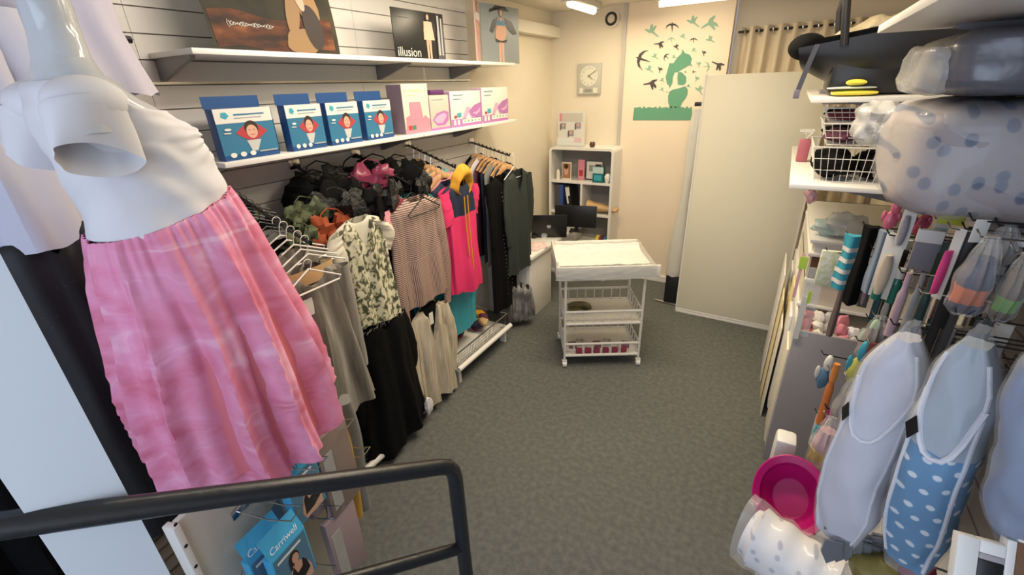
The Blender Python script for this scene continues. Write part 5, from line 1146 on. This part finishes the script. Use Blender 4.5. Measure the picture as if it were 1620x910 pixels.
# ---- pillows in plastic
def pillow(label, top, bot, wpx, Y, m_, thick, seed, trim=True, split=None, msec=None):
    a = P(*top, Y=Y); b = P(*bot, Y=Y); H = a.z-b.z
    wm = (P(top[0]+wpx/2, (top[1]+bot[1])/2, Y=Y).x - P(top[0]-wpx/2, (top[1]+bot[1])/2, Y=Y).x)/2
    t = thing('bagged_pillow', label, 'pillow', (b.x, Y, b.z))
    def f(u, a_, k=1.0):
        c = b.lerp(a, u); th_ = 2*PI*a_
        w_ = wm*k*(min(1, .66 + 2.0*u) if u < .25 else 1)*(1 if u < .72 else max(.16, 1-((u-.72)/.28)**2.6*.80))
        d = thick*k*(.25+.75*math.sin(PI*min(.98, max(.04, u)))**.6)
        e = lambda v, p: math.copysign(abs(v)**p, v)
        n_ = .008*noise.noise(Vector((math.cos(th_)*2, u*7, seed)))
        x = e(math.cos(th_), .75)*(w_+n_); y = e(math.sin(th_), .85)*(d+n_)
        r = math.radians(-28); return Vector((c.x + x*math.cos(r) - y*math.sin(r), Y + x*math.sin(r) + y*math.cos(r), b.z + H*u))
    MB().surf(lambda u, a_: f(.02+(.96 if split is None else split)*u, a_), 36, 40, True, True).build('pillow_body', m_, t)
    if split is not None: MB().surf(lambda u, a_: f(.02+split+(.96-split)*u, a_, .99), 24, 40, True, True).build('pillow_top', msec, t)
    MB().surf(lambda u, a_: f(-.02+1.05*u, a_, 1.09), 30, 50, True, True).build('plastic_film', mat('pillow_film', (.8,.82,.86), .14, alpha=.16, spec=.9, bump=.6, bscale=9), t)
    if trim:
        TR_ = mat('white_piping', (.72,.73,.78), .6)
        for a0 in (.62, .88): MB().tube([f(.04+.09*k, a0, 1.02) for k in range(11)], .004, 6).build('piping', TR_, t)
        MB().tube([f(.80-.22*math.sin(PI*k/10), .62+.026*k, 1.03) for k in range(11)], .0055, 6).build('pocket_edge', TR_, t)
        mb = MB(); ce = f(.66, .66, 1.16); ex_ = (f(.66, .69, 1.07)-f(.66, .63, 1.07)).normalized(); n0 = ex_.cross(Vector((0,0,1)))
        mb.prism([(-.014,0),(0,-.028),(.014,0),(0,.028)], ce, ex_, (0,0,1), .002); mb.build('black_label', BLACKP, t, smooth=False)
    return t
pillow('white pillow in a clear bag, left of the three hanging pillows', (1440, 525), (1322, 850), 128, 1.15, PILW, .065, 1)
pillow('blue pillow with white raindrop dots, middle of the three bagged pillows', (1550, 535), (1432, 888), 138, 1.0, DOTB, .065, 4, True, .58, mat('pale_blue_grey_cotton', (.36,.42,.48), .7))
pillow('plain pale blue pillow at the right edge', (1680, 540), (1612, 850), 150, .86, LBLUE, .08, 7, False)

# ---- low counter and things on it
ctr = thing('low_counter', 'low white counter under the magenta bowl at the right', 'counter', (.5, 2.0, 0))
CY = P(1240, 742, Z=.62).y
MB().box((.245, 1.02, .60), (.795, CY, .625)).build('counter_top', WHITE, ctr, bevel=.003)
MB().box((.25, 1.04, 0), (.27, CY-.02, .60)).build('front_panel', WHITE, ctr); MB().box((.25, 1.02, 0), (.79, 1.04, .60)).build('end_panel', WHITE, ctr); MB().box((.25, CY-.02, 0), (.79, CY, .6)).build('end_panel', WHITE, ctr)
q = P(1252, 782, Y=1.60)
bw = thing('magenta_bowl', 'large magenta plastic potty bowl on the low counter', 'bowl', (q.x, 1.60, .626))
def bowl(u, a_):
    prof = [(.055, 0), (.085, .02), (.115, .07), (.125, .105), (.15, .12), (.155, .115), (.13, .098), (.10, .05), (.075, .012), (.0, .010)]
    k = u*(len(prof)-1); i = min(int(k), len(prof)-2); fr = k-i; r = prof[i][0]*(1-fr)+prof[i+1][0]*fr; zz = prof[i][1]*(1-fr)+prof[i+1][1]*fr
    v = Vector((r*math.cos(2*PI*a_), r*math.sin(2*PI*a_), zz))
    return Matrix.Rotation(math.radians(42), 3, 'X') @ Matrix.Rotation(math.radians(-8), 3, 'Y') @ Vector((v.x*.80, v.y*.95, v.z*.85)) + Vector((0, 0, .082))
MB().surf(bowl, 27, 44, True, True).build('bowl_shell', MAG, bw, local=True)
rb('white_tub', 'rounded white plastic tub behind the magenta bowl', 'tub', 1217, 706, 1262, 738, CY-.10, .09, WHITE, .015, zmin=.626)
t, a, b = rb('letter_card', 'white card with coloured letters leaning behind the bowl', 'card', 1219, 752, 1262, 800, CY-.11, .004, PAPER, 0, zmin=.626)
# spotted roll in clear bag
rl = thing('bagged_roll', 'white spotted bath cushion rolled in a clear bag at the bottom', 'roll', (.28, 1.28, .626))
def roll(u, a_, k=1):
    th_ = 2*PI*a_; ce = Vector((.135+.26*u, 1.30-.10*u, .785-.02*u)); r = .092*k*(1+.04*math.sin(u*22))*(1 if .06 < u < .94 else .8)
    return ce + Vector((.03*math.cos(th_), r*math.cos(th_), r*math.sin(th_)*1.12))
MB().surf(lambda u, a_: roll(u, a_), 22, 30, True, True).build('roll', ROLLP, rl)
MB().surf(lambda u, a_: roll(-.08+1.16*u, a_, 1.12) + Vector((0, 0, .05*math.sin(2*PI*a_)*(1 if u > .9 or u < .1 else 0) + .008*noise.noise(Vector((u*12, a_*9, 2))))), 22, 36, True, True).build('bag_film', MATS['thin_film'], rl)

zg = thing('zigzag_pack', 'silver grey zigzag edged packs under the white pillow', 'packets', (.42, 1.12, .9))
for i in range(6):
    a = P(1318+16*i, 845+4*i, Y=1.12)
    MB().prism([(-.02, 0), (.02, 0), (.028, -.05), (.0, -.085), (-.02, -.045)], (a.x, 1.10+.012*i, a.z), (1, .2, 0), (0, 0, 1), .006).build('pack', mat('silver_grey', (.26,.27,.30), .35, .4), zg, smooth=False)
MB().tube([(P(1318,845,Y=1.12).x-.02, 1.13, P(1318,845,Y=1.12).z), (.785, 1.13, P(1318,845,Y=1.12).z)], .003, 6).build('peg_wire', STEEL, zg)
# boxes along the bottom right
o = MB().sphere((P(1405, 905, Y=1.1).x, 1.12, P(1405, 905, Y=1.1).z-.03), (.07, .06, .05), wob=.3).build('olive_pouch', mat('olive_gold', (.24,.19,.05), .5)); tag(o, 'olive gold pouch at the bottom below the pillows', 'pouch')
o = MB().sphere((P(1455, 905, Y=1.05).x, 1.05, P(1455, 905, Y=1.05).z-.01), (.035, .03, .04), wob=.2).build('dark_red_ball', mat('dark_red', (.22,.01,.04), .5)); tag(o, 'dark red small ball beside the olive gold pouch', 'ball')
bn = thing('dark_crate', 'black crate at the bottom right under the pillows', 'crate', (.7, .95, .6))
MB().box((.50, .78, .626), (.79, 1.14, .92)).build('crate_body', BLACKP, bn, bevel=.01)
fr = thing('framed_box', 'white framed box with a brown panel at the bottom right corner', 'frame', (.6, .75, .9))
a = P(1517, 845, Y=.80); 
Mf = Matrix.Translation(a) @ Matrix.Rotation(math.radians(6), 4, 'Z') @ Matrix.Rotation(math.radians(-28), 4, 'X')
def fb(x0, z0, x1, z1, m_, nm, d=.02): MB().box((x0, 0, -z1), (x1, d, -z0), Mf).build(nm, m_, fr, bevel=.002)
fb(0, 0, .028, .24, WHITE, 'frame_side'); fb(.028, 0, .060, .020, WHITE, 'frame_top'); fb(.060, -.012, .072, .24, WHITE, 'frame_divider', .022); fb(.072, -.03, .36, -.012, WHITE, 'frame_top', .022); fb(.072, -.012, .36, .24, BROWN, 'brown_panel', .012); fb(.028, .020, .060, .030, GREY, 'grey_bar', .015); fb(.028, .030, .060, .24, BLACKP, 'dark_opening', .012)

# ================================================================== DISPLAY BOARD WITH BLUE PACKS (lower left, beyond the handrail)
q0 = P(272, 812, D=1.72); q1 = P(474, 660, D=2.02); q1.z = q0.z
U_ = (q1-q0); U_.z = 0; LB = U_.length; U_.normalize(); N_ = U_.cross(Vector((0,0,1)))
yaw = math.atan2(U_.y, U_.x)
ds = thing('display_board', 'pale display board on end carrying wire prongs of packs', 'display stand', (q0.x, q0.y, 0), yaw)
ztop = 1.09
MB().box((0, 0, 0), (LB, .02, ztop)).build('board', mat('board_beige', (.62, .58, .50), .45), ds, local=True, bevel=.003)
MB().box((-.022, -.012, 0), (.0, .032, ztop)).build('edge_post', WHITE, ds, local=True, bevel=.004)
mb = MB()
for k in range(12): mb.tube([(-.011, -.0125, .2+.09*k), (-.011, -.0135, .2+.09*k)], .006, 8)
mb.build('slot_holes', BLACKP, ds, local=True)['kind'] = 'stuff'
pc = Pic((0, -.001, 0), (1,0,0), (0,0,1), LB, ztop)
sc_ = [(.0, .55)]+[(.0+.12*k, .55+.26*(k/5)**.8) for k in range(1, 4)]+[(.62,.76),(.62, .2),(.0,.2)]
pc.add(sc_, mat('print_blue_curve', (.16,.32,.52), .4)); pc.add([(.12,.55),(.24,.70),(.32,.72),(.22,.62),(.20,.50),(.26,.40),(.16,.42)], PAPER)
pc.build('print', ds, local=True)
SKYT = mat('white_lettering', (.85,.88,.9), .5)
def prong(x, z, L_, lab):
    c = Vector(q0) ; base = Vector((q0.x, q0.y, 0)) + U_*x; o = base + N_*.0
    t = thing('wire_prong', lab, 'hook', (base.x, base.y, z), yaw, 'double wire prongs on the display board')
    MB().tube([(-.03, -.004, .01), (-.03, -L_*.6, .002), (-.03, -L_, .02), (.03, -L_, .02), (.03, -L_*.6, .002), (.03, -.004, .01)], .0024, 6).build('wire', CHROME, t, local=True)
    MB().box((-.05, -.008, -.015), (.05, -.001, .02)).build('bracket', CHROME, t, local=True, bevel=.002)
    return t
def bluepack(x, dn, z, lab, ang=0, photo=True):
    """pack hanging on a prong: local x along U, y away from board is -y"""
    base = Vector((q0.x, q0.y, 0)) + U_*x + N_*dn
    t = thing('blue_bra_pack', lab, 'box', (base.x, base.y, z), yaw + ang)
    W, H, D = .145, .22, .04
    MB().box((-W/2, -D, -H), (W/2, 0, 0)).build('carton', SKY, t, local=True, bevel=.002)
    MB().prism([(-W/2, 0), (W/2, 0), (W/2, .085), (-W/2, .085)], (0, -D+.001, 0), (1,0,0), (0, .45, .9), .0015).build('hang_flap', SKY, t, local=True, smooth=False)
    f = Pic((-W/2, -D, -H), (1,0,0), (0,0,1), W, H)
    f.add(rect(.04,.04,.96,.97), mat('pack_photo_blue', (.10,.22,.34), .4)); f.add(rect(.12,.84,.8,.89), SKYT)
    f.add([(.30,.02),(.22,.18),(.34,.46),(.46,.56),(.60,.56),(.78,.46),(.90,.22),(.88,.02)], SKIN)
    f.add([(.30,.10),(.34,.40),(.44,.52),(.50,.34),(.66,.38),(.70,.54),(.80,.42),(.84,.20),(.60,.12)], BLACKP)
    f.add(ell(.52,.68,.15,.14,16), HAIR); f.add(ell(.55,.66,.10,.10,14), SKIN); f.add(rect(.48,.52,.6,.6), SKIN); f.add(rect(.36,.5,.42,.68), HAIR)
    f.build('front_print', t, local=True)
    s_ = MB(); add_text(s_, 'Carriwell', .030, (-W/2+.006, -D, .025), (1,0,0), (0,.45,.9), .002, .25); s_.build('flap_lettering', SKYT, t, local=True, smooth=False)
    s_ = MB(); add_text(s_, 'Carriwell', .020, (-W/2, -.008, -H+.015), (0,0,1), (0,-1,0) , .0012, .25)
    s_.build('side_lettering', SKYT, t, local=True, smooth=False)
    return t
def onb(px, py, dn=0):
    """point of the plane parallel to the board, dn in front of it: (distance along the board, height)"""
    r = RX*(px-810) + RD*(py-455) + RF*F; o = Vector((q0.x, q0.y, 0)) + N_*dn
    t = (o-EYE).dot(N_)/r.dot(N_); h = EYE + r*t; return (h-o).dot(U_), h.z
for (px, py, L_) in ((428, 724, .22), (384, 800, .22), (470, 802, .20), (455, 895, .2)):
    x, z = onb(px, py); prong(x, min(z, 1.06), L_, 'chrome double wire prong on the display board')
x, z = onb(418, 846, .05); bluepack(x-.03, .055, z, 'blue bra pack at the back, left of the two side by side', -.15)
x, z = onb(440, 856, .11); bluepack(x, .115, z, 'blue bra pack in front showing the woman in a black bra', -.12)
x, z = onb(456, 735, .08); bluepack(x+.01, .08, z-.02, 'blue bra pack alone on the upper prong just above the handrail', -.1)
PKM = mat('mauve_pack', (.34,.26,.28), .5)
for i, (x, dn, zt, H, m_, lab) in enumerate([(LB-.06, .06, 1.0, .34, PKM, 'tall mauve pack at the right end of the display board'), (LB-.0, .10, 1.0, .40, mat('taupe_pack', (.25,.19,.17), .4), 'tall taupe pack in front of the mauve one'), (LB-.05, .09, .62, .40, PKM, 'mauve pack on the lower prong')]):
    base = Vector((q0.x, q0.y, 0)) + U_*x + N_*dn; t = thing('bra_pack', lab, 'box', (base.x, base.y, zt), yaw-.1)
    MB().box((-.085, -.03, -H), (.085, 0, 0)).build('carton', m_, t, local=True, bevel=.002)
    MB().prism([(-.05, 0), (.05, 0), (.035, .07), (-.035, .07)], (0, -.016, 0), (1,0,0), (0,0,1), .0015).build('hang_flap', mat('flap_lilac', (.56,.44,.50), .5), t, local=True, smooth=False)
    MB().prism(ell(0, .045, .012, .012, 14), (0, -.0165, 0), (1,0,0), (0,0,1), .0015).build('black_dot', BLACKP, t, local=True, smooth=False)
    MB().box((-.07, -.032, -H+.04), (-.02, -.030, -.08)).build('clear_window', MILKY, t, local=True)
base = Vector((q0.x, q0.y, 0)) + U_*(LB+.10) + N_*.05
yb = thing('gold_garment', 'gold yellow satin garment hanging past the end of the display board', 'clothing', (base.x, base.y, .98), yaw)
MB().surf(lambda u, a_: Vector(((.055+.015*math.sin(u*6))*math.cos(2*PI*a_)+.03*math.sin(u*3), (.03+.01*math.sin(6*PI*a_))*math.sin(2*PI*a_), -.60*u)), 18, 26, True, True).build('cloth', mat('gold_satin', (.50,.30,.05), .35, bump=.4, bscale=12), yb, local=True)
MB().tube([(0,0,0),(0,0,.05),(.02,0,.07)], .003, 6).build('hook', CHROME, yb, local=True)
base = base + U_*.09
yb = thing('dark_grey_garment', 'dark grey garment hanging behind the gold one', 'clothing', (base.x, base.y, .98), yaw)
MB().surf(lambda u, a_: Vector((.05*math.cos(2*PI*a_)+.02*math.sin(u*5), (.03+.012*math.sin(6*PI*a_))*math.sin(2*PI*a_), -.62*u)), 18, 26, True, True).build('cloth', GREYJ, yb, local=True)
for (x, z_) in ((LB+.08, .95), (LB+.14, .74)): prong(x, z_, .16, 'chrome double wire prong on the display board')
# slatted floor grid at the bottom left
pal = thing('slatted_grid', 'dark slatted wooden duckboard standing low at the lower left', 'duckboard', (-1.63, .22, 0), math.radians(10))
for i in range(9): MB().box((-.27+.062*i, -.22, .60), (-.222+.062*i, .19, .622)).build('slat', mat('dark_wood_slat', (.13,.10,.075), .6), pal, local=True, bevel=.003)
for y in (-.19, .16): MB().box((-.27, y-.02, 0), (.28, y+.02, .60)).build('bearer', BLACKP, pal, local=True)
# ------------------------------------------------------------------ labels of look-alikes: count them from the left
ORD = 'first second third fourth fifth sixth seventh eighth ninth tenth eleventh twelfth thirteenth fourteenth fifteenth sixteenth'.split()
same = {}
for o in bpy.data.objects:
    if o.parent is None and o.get('label'): same.setdefault(o['label'], []).append(o)
def left_key(o):
    v = Vector(o.location)
    if v.length < .01 and o.type == 'MESH': v = sum((Vector(c) for c in o.bound_box), Vector())/8
    v = v - EYE; return v.dot(RX)/v.dot(RF)
for lab, os_ in same.items():
    if 2 <= len(os_) <= 16 and len(lab.split()) <= 12:
        for i, o in enumerate(sorted(os_, key=left_key)): o['label'] = lab + ', ' + ORD[i] + ' from the left'
